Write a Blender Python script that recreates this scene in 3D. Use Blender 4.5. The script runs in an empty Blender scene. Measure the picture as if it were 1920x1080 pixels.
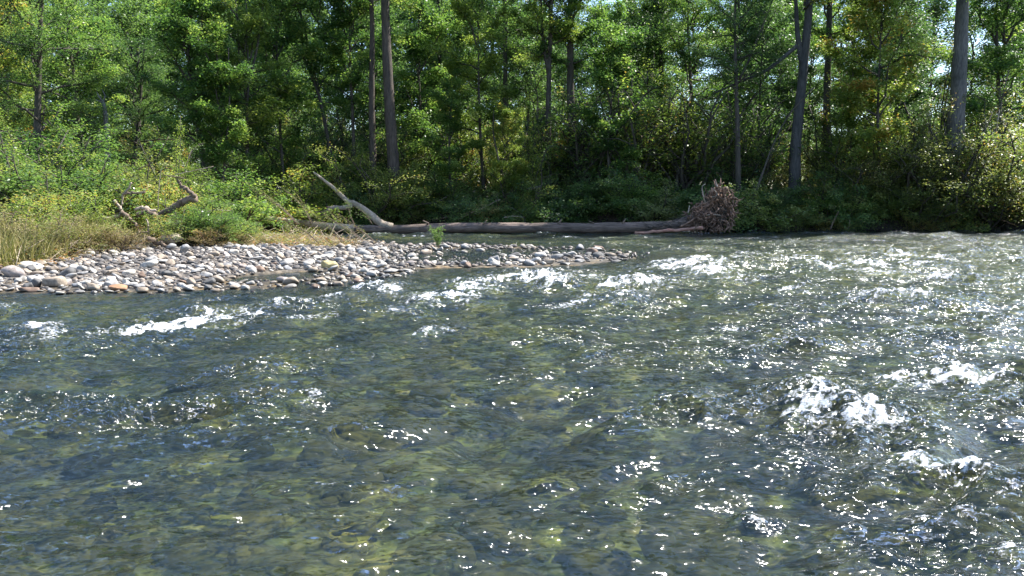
import bpy, math, random
import numpy as np
from mathutils import Vector

R = math.radians
rng = np.random.default_rng(7)
random.seed(7)

# ------------------------------------------------------------------ camera, sky, sun, exposure
scene = bpy.context.scene
F, PITCH, CAMH = 1440.0, math.atan(168 / 1440.0), 1.7
cam_data = bpy.data.cameras.new('camera')
cam_data.sensor_width = 36.0
cam_data.lens = 36.0 * F / 1920.0
cam_data.clip_start = 0.05
cam_data.clip_end = 2000
cam = bpy.data.objects.new('camera', cam_data)
scene.collection.objects.link(cam)
cam.location = (0, 0, CAMH)
cam.rotation_euler = (math.pi / 2 - PITCH, 0, 0)
scene.camera = cam

SUN_AZ, SUN_EL = 62.0, 52.0           # azimuth clockwise from the view direction (+Y)
world = bpy.data.worlds.new('World')
scene.world = world
world.use_nodes = True
wn, wl = world.node_tree.nodes, world.node_tree.links
wn.clear()
sky = wn.new('ShaderNodeTexSky')
sky.sky_type = 'NISHITA'
sky.sun_disc = False
sky.sun_elevation = R(SUN_EL)
sky.sun_rotation = R(SUN_AZ)
sky.altitude = 100
sky.air_density = 1.0
sky.dust_density = 0.8
sky.ozone_density = 3.0
bg = wn.new('ShaderNodeBackground')
bg.inputs['Strength'].default_value = 0.125
wo = wn.new('ShaderNodeOutputWorld')
wl.new(sky.outputs[0], bg.inputs[0])
wl.new(bg.outputs[0], wo.inputs[0])

sun_data = bpy.data.lights.new('sun', 'SUN')
sun_data.energy = 5.0
sun_data.angle = R(0.53)
sun_data.color = (1.0, 0.965, 0.90)
sun = bpy.data.objects.new('sun', sun_data)
scene.collection.objects.link(sun)
sdir = Vector((math.sin(R(SUN_AZ)) * math.cos(R(SUN_EL)), math.cos(R(SUN_AZ)) * math.cos(R(SUN_EL)), math.sin(R(SUN_EL))))
sun.rotation_euler = sdir.to_track_quat('Z', 'Y').to_euler()
sun.location = sdir * 100

scene.view_settings.view_transform = 'Standard'
scene.view_settings.look = 'None'
scene.view_settings.gamma = 1.0
scene.view_settings.use_curve_mapping = False
scene.view_settings.exposure = 1.42
scene.render.engine = 'CYCLES'
cy = scene.cycles
cy.use_denoising = True
cy.denoiser = 'OPENIMAGEDENOISE'
cy.max_bounces = 7
cy.diffuse_bounces = 2
cy.glossy_bounces = 3
cy.transmission_bounces = 5
cy.transparent_max_bounces = 8
cy.caustics_reflective = False
cy.caustics_refractive = False
cy.sample_clamp_indirect = 6.0
cy.blur_glossy = 0.5
cy.use_adaptive_sampling = True
cy.adaptive_threshold = 0.015

# ------------------------------------------------------------------ helpers
cp, sp = math.cos(PITCH), math.sin(PITCH)


def ray(px, py):
    a, b = (px - 960.0) / F, (540.0 - py) / F
    return np.array((a, cp + b * sp, -sp + b * cp))


def at_z(px, py, z=0.0):
    """the point of the level z seen at a place of the photograph, used to survey the site once"""
    d = ray(px, py)
    t = (z - CAMH) / d[2]
    return np.array((d[0] * t, d[1] * t, z))


def at_y(px, py, Y):
    d = ray(px, py)
    t = Y / d[1]
    return np.array((d[0] * t, Y, CAMH + d[2] * t))


def sstep(a, b, x):
    t = np.clip((x - a) / (b - a), 0, 1)
    return t * t * (3 - 2 * t)


def link(o):
    scene.collection.objects.link(o)
    return o


def np_mesh(name, verts, faces, mats, smooth=True, attrs=None, fattrs=None):
    """verts (N,3); faces (M,k) with one k, or a list of such arrays"""
    if not isinstance(faces, list):
        faces = [faces]
    faces = [np.asarray(f, dtype=np.int32) for f in faces if len(f)]
    me = bpy.data.meshes.new(name)
    verts = np.ascontiguousarray(verts, dtype=np.float32)
    me.vertices.add(len(verts))
    me.vertices.foreach_set('co', verts.ravel())
    nl = sum(f.size for f in faces)
    npoly = sum(len(f) for f in faces)
    me.loops.add(nl)
    me.polygons.add(npoly)
    me.loops.foreach_set('vertex_index', np.concatenate([f.ravel() for f in faces]))
    totals = np.concatenate([np.full(len(f), f.shape[1], dtype=np.int32) for f in faces])
    starts = np.concatenate([[0], np.cumsum(totals)[:-1]]).astype(np.int32)
    me.polygons.foreach_set('loop_start', starts)
    me.polygons.foreach_set('loop_total', totals)
    if smooth:
        me.polygons.foreach_set('use_smooth', np.ones(npoly, dtype=bool))
    me.update(calc_edges=True)
    for k, v in (attrs or {}).items():
        a = me.attributes.new(k, 'FLOAT', 'POINT')
        a.data.foreach_set('value', np.ascontiguousarray(v, dtype=np.float32).ravel())
    for k, v in (fattrs or {}).items():
        a = me.attributes.new(k, 'FLOAT', 'FACE')
        a.data.foreach_set('value', np.ascontiguousarray(v, dtype=np.float32).ravel())
    for m in (mats if isinstance(mats, (list, tuple)) else [mats]):
        me.materials.append(m)
    return me


def mesh_obj(name, me, parent=None, label=None, cat=None, group=None, kind=None, loc=None, rot=None, scale=None):
    o = bpy.data.objects.new(name, me)
    link(o)
    if parent is not None:
        o.parent = parent
    return tag(o, label, cat, group, kind, loc, rot, scale)


def tag(o, label=None, cat=None, group=None, kind=None, loc=None, rot=None, scale=None):
    if label: o['label'] = label
    if cat: o['category'] = cat
    if group: o['group'] = group
    if kind: o['kind'] = kind
    if loc is not None: o.location = [float(v) for v in loc]
    if rot is not None: o.rotation_euler = [float(v) for v in rot]
    if scale is not None: o.scale = [float(v) for v in (scale if hasattr(scale, '__len__') else (scale,) * 3)]
    return o


def empty(name, label, cat, group=None, loc=(0, 0, 0), rot=(0, 0, 0), scale=1.0):
    o = bpy.data.objects.new(name, None)
    o.empty_display_size = 0.2
    link(o)
    return tag(o, label, cat, group, None, loc, rot, scale)


def tile_noise(n, size, kmin, kmax, power, seed, aniso=1.0, ang=0.0):
    """periodic random field n x n over size metres, band kmin..kmax (cycles per metre), unit variance"""
    r = np.random.default_rng(seed)
    k = np.fft.fftfreq(n, d=size / n)
    kx, ky = np.meshgrid(k, k, indexing='ij')
    c, s = math.cos(ang), math.sin(ang)
    ka = kx * c + ky * s          # along the crests
    kb = -kx * s + ky * c
    kk = np.sqrt((ka * aniso) ** 2 + kb ** 2) + 1e-9
    amp = kk ** (-power) * (kk > kmin) * (kk < kmax)
    spec = (r.normal(size=(n, n)) + 1j * r.normal(size=(n, n))) * amp
    f = np.real(np.fft.ifft2(spec))
    return (f - f.mean()) / f.std()


def samp(field, size, x, y):
    n = field.shape[0]
    u = (x / size * n) % n
    v = (y / size * n) % n
    i, j = np.floor(u).astype(int) % n, np.floor(v).astype(int) % n
    fu, fv = u - np.floor(u), v - np.floor(v)
    i1, j1 = (i + 1) % n, (j + 1) % n
    return (field[i, j] * (1 - fu) * (1 - fv) + field[i1, j] * fu * (1 - fv) + field[i, j1] * (1 - fu) * fv + field[i1, j1] * fu * fv)


def poly_sd(poly, x, y):
    """signed distance to a closed polygon, positive inside"""
    x, y = np.asarray(x, float), np.asarray(y, float)
    d2 = np.full(x.shape, 1e18)
    ins = np.zeros(x.shape, bool)
    n = len(poly)
    for a in range(n):
        x0, y0 = poly[a]
        x1, y1 = poly[(a + 1) % n]
        ex, ey = x1 - x0, y1 - y0
        t = np.clip(((x - x0) * ex + (y - y0) * ey) / (ex * ex + ey * ey + 1e-12), 0, 1)
        d2 = np.minimum(d2, (x - x0 - t * ex) ** 2 + (y - y0 - t * ey) ** 2)
        if y0 != y1:
            c = ((y0 > y) != (y1 > y)) & (x < ex * (y - y0) / (y1 - y0) + x0)
            ins ^= c
    d = np.sqrt(d2)
    return np.where(ins, d, -d)


def seg_d(pts, x, y):
    d2 = np.full(np.shape(x), 1e18)
    for (x0, y0), (x1, y1) in zip(pts[:-1], pts[1:]):
        ex, ey = x1 - x0, y1 - y0
        t = np.clip(((x - x0) * ex + (y - y0) * ey) / (ex * ex + ey * ey + 1e-12), 0, 1)
        d2 = np.minimum(d2, (x - x0 - t * ex) ** 2 + (y - y0 - t * ey) ** 2)
    return np.sqrt(d2)


# ------------------------------------------------------------------ materials
def new_mat(name):
    m = bpy.data.materials.new(name)
    m.use_nodes = True
    nt = m.node_tree
    nt.nodes.clear()
    out = nt.nodes.new('ShaderNodeOutputMaterial')

    def N(kind, **kw):
        n = nt.nodes.new(kind)
        for k, v in kw.items():
            if k.startswith('i_'):
                n.inputs[k[2:].replace('_', ' ')].default_value = v
            else:
                setattr(n, k, v)
        return n
    return m, N, nt.links.new, out


def ramp(N, stops):
    r = N('ShaderNodeValToRGB')
    e = r.color_ramp.elements
    while len(e) < len(stops):
        e.new(0.5)
    for el, (p, c) in zip(e, stops):
        el.position = p
        el.color = (*c, 1) if len(c) == 3 else c
    return r


def leaf_mat(name, stops, trans, rough=0.45, tmix=0.42, spec=0.5):
    """stops: colours for the leaf's own number; trans: factor on the colour for light through the leaf"""
    m, N, L, out = new_mat(name)
    a = N('ShaderNodeAttribute', attribute_name='leaf_tone')
    oi = N('ShaderNodeObjectInfo')
    ad = N('ShaderNodeMath', operation='MULTIPLY_ADD')
    L(oi.outputs['Random'], ad.inputs[0]); ad.inputs[1].default_value = 0.3
    L(a.outputs['Fac'], ad.inputs[2])
    sb = N('ShaderNodeMath', operation='SUBTRACT'); L(ad.outputs[0], sb.inputs[0]); sb.inputs[1].default_value = 0.15
    r = ramp(N, stops); L(sb.outputs[0], r.inputs[0])
    p = N('ShaderNodeBsdfPrincipled'); L(r.outputs[0], p.inputs['Base Color'])
    p.inputs['Roughness'].default_value = rough
    p.inputs['Specular IOR Level'].default_value = spec
    t = N('ShaderNodeBsdfTranslucent')
    mc = N('ShaderNodeMix', data_type='RGBA', blend_type='MULTIPLY'); mc.inputs[0].default_value = 1
    L(r.outputs[0], mc.inputs[6]); mc.inputs[7].default_value = (*trans, 1)
    L(mc.outputs[2], t.inputs[0])
    mx = N('ShaderNodeMixShader'); mx.inputs[0].default_value = tmix
    L(p.outputs[0], mx.inputs[1]); L(t.outputs[0], mx.inputs[2]); L(mx.outputs[0], out.inputs[0])
    return m


LF = {
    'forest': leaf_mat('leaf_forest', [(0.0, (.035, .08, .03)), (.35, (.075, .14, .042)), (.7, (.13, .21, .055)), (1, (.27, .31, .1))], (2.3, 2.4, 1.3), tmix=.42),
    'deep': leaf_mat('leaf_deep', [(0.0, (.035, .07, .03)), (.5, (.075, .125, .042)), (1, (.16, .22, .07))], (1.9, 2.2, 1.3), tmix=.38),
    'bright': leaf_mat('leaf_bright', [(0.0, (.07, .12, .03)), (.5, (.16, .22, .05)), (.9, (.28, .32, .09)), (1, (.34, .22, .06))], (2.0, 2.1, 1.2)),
    'yellow': leaf_mat('leaf_yellow', [(0.0, (.1, .15, .04)), (.5, (.2, .25, .06)), (.9, (.32, .34, .11)), (1, (.36, .2, .06))], (1.9, 1.9, 1.2)),
    'olive': leaf_mat('leaf_olive', [(0.0, (.07, .1, .035)), (.45, (.15, .19, .055)), (.85, (.28, .3, .11)), (1, (.36, .22, .08))], (2.0, 1.9, 1.2)),
    'fresh': leaf_mat('leaf_fresh', [(0.0, (.055, .105, .03)), (.5, (.11, .185, .05)), (1, (.22, .29, .1))], (1.8, 1.9, 1.2), rough=.33),
    'dry': leaf_mat('leaf_dry', [(0.0, (.1, .085, .03)), (.35, (.2, .16, .06)), (.7, (.36, .27, .11)), (1, (.42, .16, .05))], (1.4, 1.4, 1.2), rough=.6, tmix=.3),
    'straw': leaf_mat('grass_straw', [(0.0, (.09, .11, .025)), (.4, (.2, .19, .06)), (.75, (.36, .3, .13)), (1, (.45, .36, .2))], (1.4, 1.5, 1.1), rough=.6, tmix=.3),
}


def bark_mat(name, c0, c1, scale=(14, 14, 2.5), bump=0.02, moss=0.0):
    m, N, L, out = new_mat(name)
    tc = N('ShaderNodeTexCoord')
    mp = N('ShaderNodeMapping'); mp.inputs['Scale'].default_value = scale
    L(tc.outputs['Object'], mp.inputs[0])
    n1 = N('ShaderNodeTexNoise', i_Scale=1.0, i_Detail=6.0, i_Roughness=0.65, i_Distortion=0.4)
    L(mp.outputs[0], n1.inputs['Vector'])
    n2 = N('ShaderNodeTexNoise', i_Scale=0.9, i_Detail=3.0); L(tc.outputs['Object'], n2.inputs['Vector'])
    r = ramp(N, [(.32, c0), (.68, c1)]); L(n1.outputs[0], r.inputs[0])
    mx = N('ShaderNodeMix', data_type='RGBA', blend_type='MULTIPLY')
    r2 = ramp(N, [(.35, (.6, .62, .55)), (.65, (1.15, 1.1, 1.05))]); L(n2.outputs[0], r2.inputs[0])
    mx.inputs[0].default_value = 0.8
    L(r.outputs[0], mx.inputs[6]); L(r2.outputs[0], mx.inputs[7])
    p = N('ShaderNodeBsdfPrincipled', i_Roughness=0.85); L(mx.outputs[2], p.inputs['Base Color'])
    b = N('ShaderNodeBump', i_Strength=0.9, i_Distance=bump); L(n1.outputs[0], b.inputs['Height'])
    L(b.outputs[0], p.inputs['Normal']); L(p.outputs[0], out.inputs[0])
    return m


BK = {
    'brown': bark_mat('bark_brown', (.026, .021, .018), (.125, .098, .078), scale=(11, 11, 1.6), bump=.05),
    'grey': bark_mat('bark_grey', (.055, .054, .055), (.19, .18, .175), bump=.025),
    'slate': bark_mat('bark_slate', (.025, .026, .028), (.085, .085, .085), bump=.025),
    'dark': bark_mat('bark_dark', (.03, .026, .022), (.1, .085, .07)),
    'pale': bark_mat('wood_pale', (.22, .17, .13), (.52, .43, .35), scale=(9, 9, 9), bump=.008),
    'weathered': bark_mat('wood_weathered', (.08, .058, .045), (.29, .21, .16), scale=(3, 16, 16), bump=.015),
    'logwood': bark_mat('wood_drift_log', (.05, .037, .033), (.27, .2, .17), scale=(1.6, 12, 12), bump=.045),
    'root': bark_mat('wood_root', (.05, .03, .022), (.4, .25, .18), scale=(8, 8, 8), bump=.01),
    'reddish': bark_mat('wood_reddish', (.22, .09, .06), (.5, .3, .24), scale=(4, 12, 12), bump=.008),
}

# ------------------------------------------------------------------ the lie of the land
near_px = [(-620, 556), (-300, 553), (0, 549), (110, 553), (240, 549), (330, 553), (390, 540), (430, 523), (520, 513), (600, 509), (680, 507), (745, 501)]
back_px = [(770, 482), (765, 466), (735, 459), (700, 453), (655, 447), (610, 442), (560, 438)]
near_w = [tuple(at_z(*p)[:2]) for p in near_px]
back_w = [tuple(at_z(*p)[:2]) for p in back_px]
LAND = near_w + back_w + [(-11.5, 38.5), (-12.0, 60.0), (-70.0, 60.0), (-70.0, near_w[0][1] + 1.5), (-30.0, near_w[0][1] + 0.5)]
tip_w = [tuple(at_z(*p)[:2]) for p in [(400, 538), (520, 534), (650, 525), (705, 508), (760, 492), (900, 482), (1010, 478), (1130, 480), (1200, 474)]]
TIPP = [tuple(at_z(*p)[:2]) for p in [(640, 505), (745, 505), (830, 501), (930, 501), (1000, 499), (1080, 493), (1150, 489), (1205, 480), (1200, 470), (1120, 467), (1020, 464), (900, 462), (830, 459), (765, 463), (700, 470)]]
edge_px = [(-400, 512), (0, 503), (60, 497), (130, 484), (200, 472), (270, 462), (360, 459), (450, 458), (560, 457), (640, 455), (690, 452)]
edge_w = [tuple(at_z(px, py, .2)[:2]) for px, py in edge_px]
VEG = edge_w + [(-11.0, 36.0), (-11.0, 60), (-70, 60), (-70, edge_w[0][1])]

GN = tile_noise(256, 32, 0.06, 2.5, 1.6, 11)
GN2 = tile_noise(256, 90, 0.01, 0.6, 1.5, 12)


def far_bank(x):
    return 40.6 + 0.5 * np.sin(x * 0.31 + 1.0) + 0.35 * np.sin(x * 0.83) + np.where(x < -8, (-8 - x) * 0.1, 0)


def ground_z(x, y):
    x, y = np.asarray(x, float), np.asarray(y, float)
    sd = poly_sd(LAND, x, y)
    n = samp(GN, 32, x, y)
    z_in = 0.02 + 0.027 * np.minimum(sd, 8) + .06 * np.clip(sd - 8, 0, 8) * sstep(-11.5, -15.5, x) + 0.02 * n
    z_out = np.maximum(-0.16 * -sd, -0.62) - 0.02 + 0.05 * n * np.clip(-sd / 2, 0, 1)
    z = np.where(sd > 0, z_in, z_out)
    tip = seg_d(tip_w, x, y)
    z = np.maximum(z, -0.03 - 0.10 * np.maximum(tip - 0.5, 0) + 0.035 * n)
    z = np.maximum(z, -0.02 + .045 * sstep(1.2, -.6, x) - 0.12 * np.maximum(-poly_sd(TIPP, x, y) + .1, 0) + 0.045 * n)
    fb = far_bank(x)
    t = y - fb
    zb = np.where(t < 0, -0.6 + 0.55 * sstep(-2.5, 0, t), -0.05 + 1.0 * sstep(-0.05, .75, t + 0.15 * n) + 0.03 * np.clip(t, 0, 60)) + 0.05 * n
    z = np.maximum(z, zb)
    z = np.where(y > fb + 6, np.maximum(z, zb), z)
    near = sstep(-6.0, -14.0, y)           # the bank the viewer's side of the river, behind the camera
    z = z * (1 - near) + (0.8 + .1 * n) * near
    return z + np.clip(t - 20, 0, 400) * 0.004 * (1 + samp(GN2, 90, x, y))


def axis(pieces):
    out = [np.array([pieces[0][0]], float)]
    for a, b, n in pieces:
        out.append(np.linspace(a, b, n + 1)[1:])
    return np.concatenate(out)


def grid_faces(nx, ny):
    i = np.arange(nx - 1)[:, None] * ny + np.arange(ny - 1)[None, :]
    i = i.ravel()
    return np.stack([i, i + ny, i + ny + 1, i + 1], axis=1)


gx = axis([(-600, -120, 8), (-120, -34, 20), (-34, 36, 300), (36, 120, 20), (120, 600, 8)])
gy = axis([(-300, -20, 8), (-20, 0, 20), (0, 47, 240), (47, 120, 40), (120, 900, 12)])
GX, GY = np.meshgrid(gx, gy, indexing='ij')
GZ = ground_z(GX, GY)
veg = sstep(-0.5, 0.6, poly_sd(VEG, GX, GY) + 0.35 * samp(GN, 32, GX, GY))
bank = sstep(0.3, 1.2, GY - far_bank(GX))
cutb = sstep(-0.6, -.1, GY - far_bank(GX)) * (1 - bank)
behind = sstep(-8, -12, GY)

# ground material: pebbly bed and bar, soil, leaf litter
m_ground, N, L, out = new_mat('river_ground')
tc = N('ShaderNodeTexCoord')
vo = N('ShaderNodeTexVoronoi', i_Scale=5.5); L(tc.outputs['Object'], vo.inputs['Vector'])
vo2 = N('ShaderNodeTexVoronoi', i_Scale=16.0); L(tc.outputs['Object'], vo2.inputs['Vector'])
sep = N('ShaderNodeSeparateColor'); L(vo.outputs['Color'], sep.inputs[0])
r_bed = ramp(N, [(0, (.11, .105, .045)), (.3, (.2, .21, .075)), (.55, (.3, .32, .09)), (.75, (.16, .15, .09)), (.92, (.42, .4, .14)), (1, (.5, .44, .2))])
L(sep.outputs[0], r_bed.inputs[0])
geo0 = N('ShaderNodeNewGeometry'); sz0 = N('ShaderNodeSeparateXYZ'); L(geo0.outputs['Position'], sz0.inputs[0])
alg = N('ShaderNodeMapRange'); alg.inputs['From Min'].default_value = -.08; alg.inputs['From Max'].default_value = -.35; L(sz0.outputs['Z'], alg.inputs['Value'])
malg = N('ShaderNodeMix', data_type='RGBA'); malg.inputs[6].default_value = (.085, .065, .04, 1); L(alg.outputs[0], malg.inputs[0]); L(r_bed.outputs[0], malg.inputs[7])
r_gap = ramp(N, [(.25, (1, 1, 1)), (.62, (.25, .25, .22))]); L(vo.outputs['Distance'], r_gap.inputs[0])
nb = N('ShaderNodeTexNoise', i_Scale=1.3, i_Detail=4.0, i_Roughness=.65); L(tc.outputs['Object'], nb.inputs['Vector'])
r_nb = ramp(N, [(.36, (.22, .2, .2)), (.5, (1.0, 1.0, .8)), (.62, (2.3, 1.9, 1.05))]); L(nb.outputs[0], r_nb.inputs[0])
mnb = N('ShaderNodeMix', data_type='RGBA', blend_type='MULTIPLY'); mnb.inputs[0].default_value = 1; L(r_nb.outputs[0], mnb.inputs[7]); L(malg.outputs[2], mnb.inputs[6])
mbed = N('ShaderNodeMix', data_type='RGBA', blend_type='MULTIPLY'); mbed.inputs[0].default_value = .85
L(mnb.outputs[2], mbed.inputs[6]); L(r_gap.outputs[0], mbed.inputs[7])
sep2 = N('ShaderNodeSeparateColor'); L(vo2.outputs['Color'], sep2.inputs[0])
r_bar = ramp(N, [(0, (.05, .04, .032)), (.5, (.1, .085, .07)), (1, (.22, .19, .16))]); L(sep2.outputs[0], r_bar.inputs[0])
ns = N('ShaderNodeTexNoise', i_Scale=3.0, i_Detail=8.0, i_Roughness=.7); L(tc.outputs['Object'], ns.inputs['Vector'])
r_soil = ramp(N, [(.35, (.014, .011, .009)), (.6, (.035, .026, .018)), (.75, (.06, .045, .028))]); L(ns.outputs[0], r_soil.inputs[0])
ns2 = N('ShaderNodeTexNoise', i_Scale=14.0, i_Detail=6.0, i_Roughness=.7); L(tc.outputs['Object'], ns2.inputs['Vector'])
r_lit = ramp(N, [(.35, (.07, .06, .03)), (.5, (.17, .14, .07)), (.62, (.3, .23, .13)), (.75, (.38, .3, .18))]); L(ns2.outputs[0], r_lit.inputs[0])
geo = N('ShaderNodeNewGeometry')
sxyz = N('ShaderNodeSeparateXYZ'); L(geo.outputs['Position'], sxyz.inputs[0])
wet = N('ShaderNodeMapRange'); wet.inputs['From Min'].default_value = .0; wet.inputs['From Max'].default_value = .09
L(sxyz.outputs['Z'], wet.inputs['Value'])
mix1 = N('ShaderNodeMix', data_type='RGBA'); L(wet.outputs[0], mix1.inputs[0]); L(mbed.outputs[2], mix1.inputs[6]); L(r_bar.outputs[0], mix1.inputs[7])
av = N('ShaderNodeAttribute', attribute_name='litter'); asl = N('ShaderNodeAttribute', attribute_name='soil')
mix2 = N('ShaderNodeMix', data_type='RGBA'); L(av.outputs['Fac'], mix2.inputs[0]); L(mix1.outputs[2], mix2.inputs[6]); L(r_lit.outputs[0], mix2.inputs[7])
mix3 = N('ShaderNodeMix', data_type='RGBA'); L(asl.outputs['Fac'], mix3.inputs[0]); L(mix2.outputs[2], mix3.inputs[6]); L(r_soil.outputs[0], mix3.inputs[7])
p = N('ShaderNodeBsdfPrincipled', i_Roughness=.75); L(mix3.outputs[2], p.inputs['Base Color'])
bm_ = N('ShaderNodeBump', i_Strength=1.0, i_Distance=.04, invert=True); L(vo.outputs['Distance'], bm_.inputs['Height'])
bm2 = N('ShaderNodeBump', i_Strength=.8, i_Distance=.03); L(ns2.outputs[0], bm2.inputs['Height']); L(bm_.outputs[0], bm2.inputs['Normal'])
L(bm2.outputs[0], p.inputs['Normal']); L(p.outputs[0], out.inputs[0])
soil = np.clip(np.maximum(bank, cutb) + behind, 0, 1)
ground_me = np_mesh('ground', np.stack([GX.ravel(), GY.ravel(), GZ.ravel()], 1), grid_faces(len(gx), len(gy)), m_ground, True,
                    {'litter': veg.ravel(), 'soil': soil.ravel()})
mesh_obj('ground', ground_me, kind='structure')

# ------------------------------------------------------------------ water
CREST = R(24)
W1 = tile_noise(1024, 31.0, .28, 1.1, 1.3, 21, aniso=1.9, ang=CREST)
W2 = tile_noise(1024, 13.0, .9, 3.6, 1.7, 22, aniso=2.1, ang=CREST + R(6))
W3 = tile_noise(1024, 7.3, 3.0, 22, 1.7, 23, aniso=1.7, ang=CREST - R(8))
WM = tile_noise(256, 23.0, .12, .9, 1.2, 24, aniso=1.5, ang=CREST)
WF = tile_noise(1024, 9.1, 1.2, 30, 1.1, 25, aniso=2.0, ang=CREST)

rows = [(-9.0,), ]
wy = np.concatenate([np.linspace(-9, 2.3, 24)[:-1], 2.3 * np.exp(np.linspace(0, math.log(44.5 / 2.3), 640))])
nu = 760
uu = np.linspace(-1, 1, nu)
outer = np.linspace(1, 0, 24, endpoint=False)
WXr = []
for y in wy:
    half = 0.70 * max(y, 2.0) + 1.9
    core = uu * half
    left = -half - (75 - half) * outer ** 1.5
    right = half + (75 - half) * outer[::-1] ** 1.5
    WXr.append(np.concatenate([left, core, right]))
WX = np.array(WXr).T
WY = np.broadcast_to(wy[None, :], WX.shape).copy()

sdl = poly_sd(LAND, WX, WY)
depth = np.clip(-ground_z(WX, WY), 0, .62)
cal = sstep(0.0, .4, depth)                                # waves die out over the shallows
fbk = far_bank(WX) - WY
ed = sstep(0.0, 1.0, fbk)
band_c = [tuple(at_z(*p)[:2]) for p in [(-200, 625), (200, 600), (480, 585), (700, 560), (1000, 540), (1300, 512), (1650, 490), (2100, 470)]]
rap = np.exp(-(seg_d(band_c, WX, WY) / 2.1) ** 2)           # the riffle below the bar
amp = .28 + .85 * sstep(-1.0, 1.1, samp(WM, 23, WX, WY))
backch = sstep(27, 31, WY) * (WX < 12)
a1 = (.058 + .034 * rap) * amp * (1 - .45 * backch)
h1 = samp(W1, 31, WX + .25 * samp(W2, 13, WX, WY), WY)
h2 = samp(W2, 13, WX, WY)
h3 = samp(W3, 7.3, WX, WY)
crest = sstep(-.2, 1.6, h1)
dist_fade = 1.0
h = a1 * h1 + (.027 + .012 * rap) * (amp * (.4 + .9 * crest)) * (1.2 - 1.5 * np.abs(h2)) + (.0075 + .003 * rap) * (.35 + 1.1 * crest * amp) * h3
h *= (.18 + .82 * cal) * (.35 + .65 * ed)

foam = np.zeros_like(h)
# (px, py, half width px, half height px, lift m, strength): the whitecaps surveyed from the photograph
caps = [(372, 602, 56, 13, .10, 2.2), (300, 618, 70, 6, .05, 1.4), (215, 618, 55, 6, .03, 1.0), (120, 604, 70, 5, .02, .6), (40, 612, 40, 8, .02, .5), (470, 598, 50, 10, .03, .8),
        (690, 548, 42, 8, .10, 1.3), (735, 545, 45, 7, .08, 1.3), (600, 560, 80, 8, .04, .8), (790, 570, 50, 7, .04, .9), (875, 548, 50, 13, .12, 1.4), (820, 562, 60, 6, .04, 1.0),
        (930, 530, 90, 12, .06, .75), (985, 518, 70, 8, .05, .7), (1030, 530, 35, 10, .07, 1.1), (1090, 520, 50, 8, .05, .8), (1230, 526, 42, 9, .10, 1.4), (1290, 502, 70, 8, .10, 1.3),
        (1350, 512, 40, 7, .08, 1.3), (1180, 555, 60, 10, .06, 1.0), (1100, 568, 50, 12, .06, .9), (1180, 497, 60, 5, .04, .8), (1400, 525, 60, 6, .04, .7),
        (1490, 483, 75, 5, .06, 1.1), (1630, 498, 38, 7, .10, 1.4), (1760, 487, 30, 6, .05, .9), (1380, 432, 28, 3, .10, 1.4), (1300, 438, 34, 2.5, .05, 1.2),
        (790, 633, 28, 8, .06, 1.3), (850, 617, 50, 8, .05, .9), (700, 665, 60, 12, .03, .6), (598, 752, 34, 9, .03, .9), (540, 580, 60, 7, .03, .8),
        (1550, 772, 66, 24, .14, 2.1), (1500, 792, 50, 16, .05, 1.0), (1660, 797, 80, 10, .08, 1.5), (1720, 712, 90, 9, .09, 1.8), (1850, 714, 90, 8, .09, 1.8), (1520, 712, 60, 10, .04, .7),
        (1710, 875, 45, 18, .08, 1.5), (1800, 915, 75, 9, .06, 1.5), (1420, 1000, 50, 20, .04, .6), (1900, 800, 30, 16, .05, .9), (1360, 925, 50, 12, .04, .6), (1020, 720, 45, 12, .04, .5),
        (1040, 920, 40, 8, .03, .5), (620, 925, 50, 8, .03, .4), (720, 1005, 90, 8, .04, .4), (1640, 640, 80, 8, .04, .7), (1860, 600, 80, 9, .05, .7), (1700, 560, 90, 8, .04, .7),
        (1880, 540, 60, 8, .04, .7), (1560, 600, 60, 10, .04, .6), (1760, 655, 40, 9, .05, .8), (1500, 545, 60, 7, .04, .7), (1450, 575, 50, 9, .04, .6), (470, 625, 70, 6, .02, .4),
        (1700, 970, 70, 14, .04, .6), (1890, 1050, 80, 8, .05, .7), (1640, 1065, 60, 7, .04, .5), (1890, 960, 40, 14, .04, .6), (1330, 620, 50, 7, .03, .5), (715, 441, 30, 2, .03, .8),
        (780, 442, 40, 2, .03, .6), (1010, 440, 20, 1.5, .03, .7), (1070, 446, 22, 2, .03, .8), (1180, 452, 40, 2, .03, .7), (1000, 652, 50, 10, .03, .4), (330, 690, 60, 8, .02, .3)]
for px, py, hw, hh, lift, st in caps:
    c = at_z(px, py)
    e1 = at_z(px, py - hh)[1] - c[1]
    hwx = hw * c[1] / F
    hy = max(e1, .10)
    dx, dy = WX - c[0], WY - c[1]
    sl = min(.35, hy / hwx * .8)
    dy = dy - dx * sl * .7 - .18 * hy * samp(W2, 13, WX, WY)
    g = np.exp(-(np.abs(dx) / hwx) ** 1.6 - (np.abs(dy) / hy) ** 1.5) * (.95 + .4 * samp(WF, 9.1, WX * 3.1, WY * 3.1))
    g2 = np.exp(-(dx / (hwx * 1.25)) ** 2 - ((dy - hy * .15) / (hy * 1.4)) ** 2)
    dip = np.exp(-(dx / (hwx * 1.2)) ** 2 - ((dy + hy * 1.9) / (hy * 1.3)) ** 2)
    lf = min(lift, hy * .55)
    h += lf * g2 * (1 + .12 * h3 + .2 * h2) - lf * .4 * dip
    foam += st * .85 * g
rightw = sstep(-.1, .5, WX / np.maximum(WY, 3)) * sstep(3, 9, WY)
foam_auto = sstep(.75, 2.0, h1 + .5 * h2) * np.clip(.2 + .9 * rap + .6 * rightw, 0, 1) + .3 * rap * sstep(.2, 1.4, samp(W1, 31, WX + 7, WY + 3) + .4 * h2)
foam = (foam + foam_auto * .8) * (.25 + .75 * cal) * (.4 + .6 * ed)
wf = samp(WF, 9.1, WX, WY)
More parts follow.
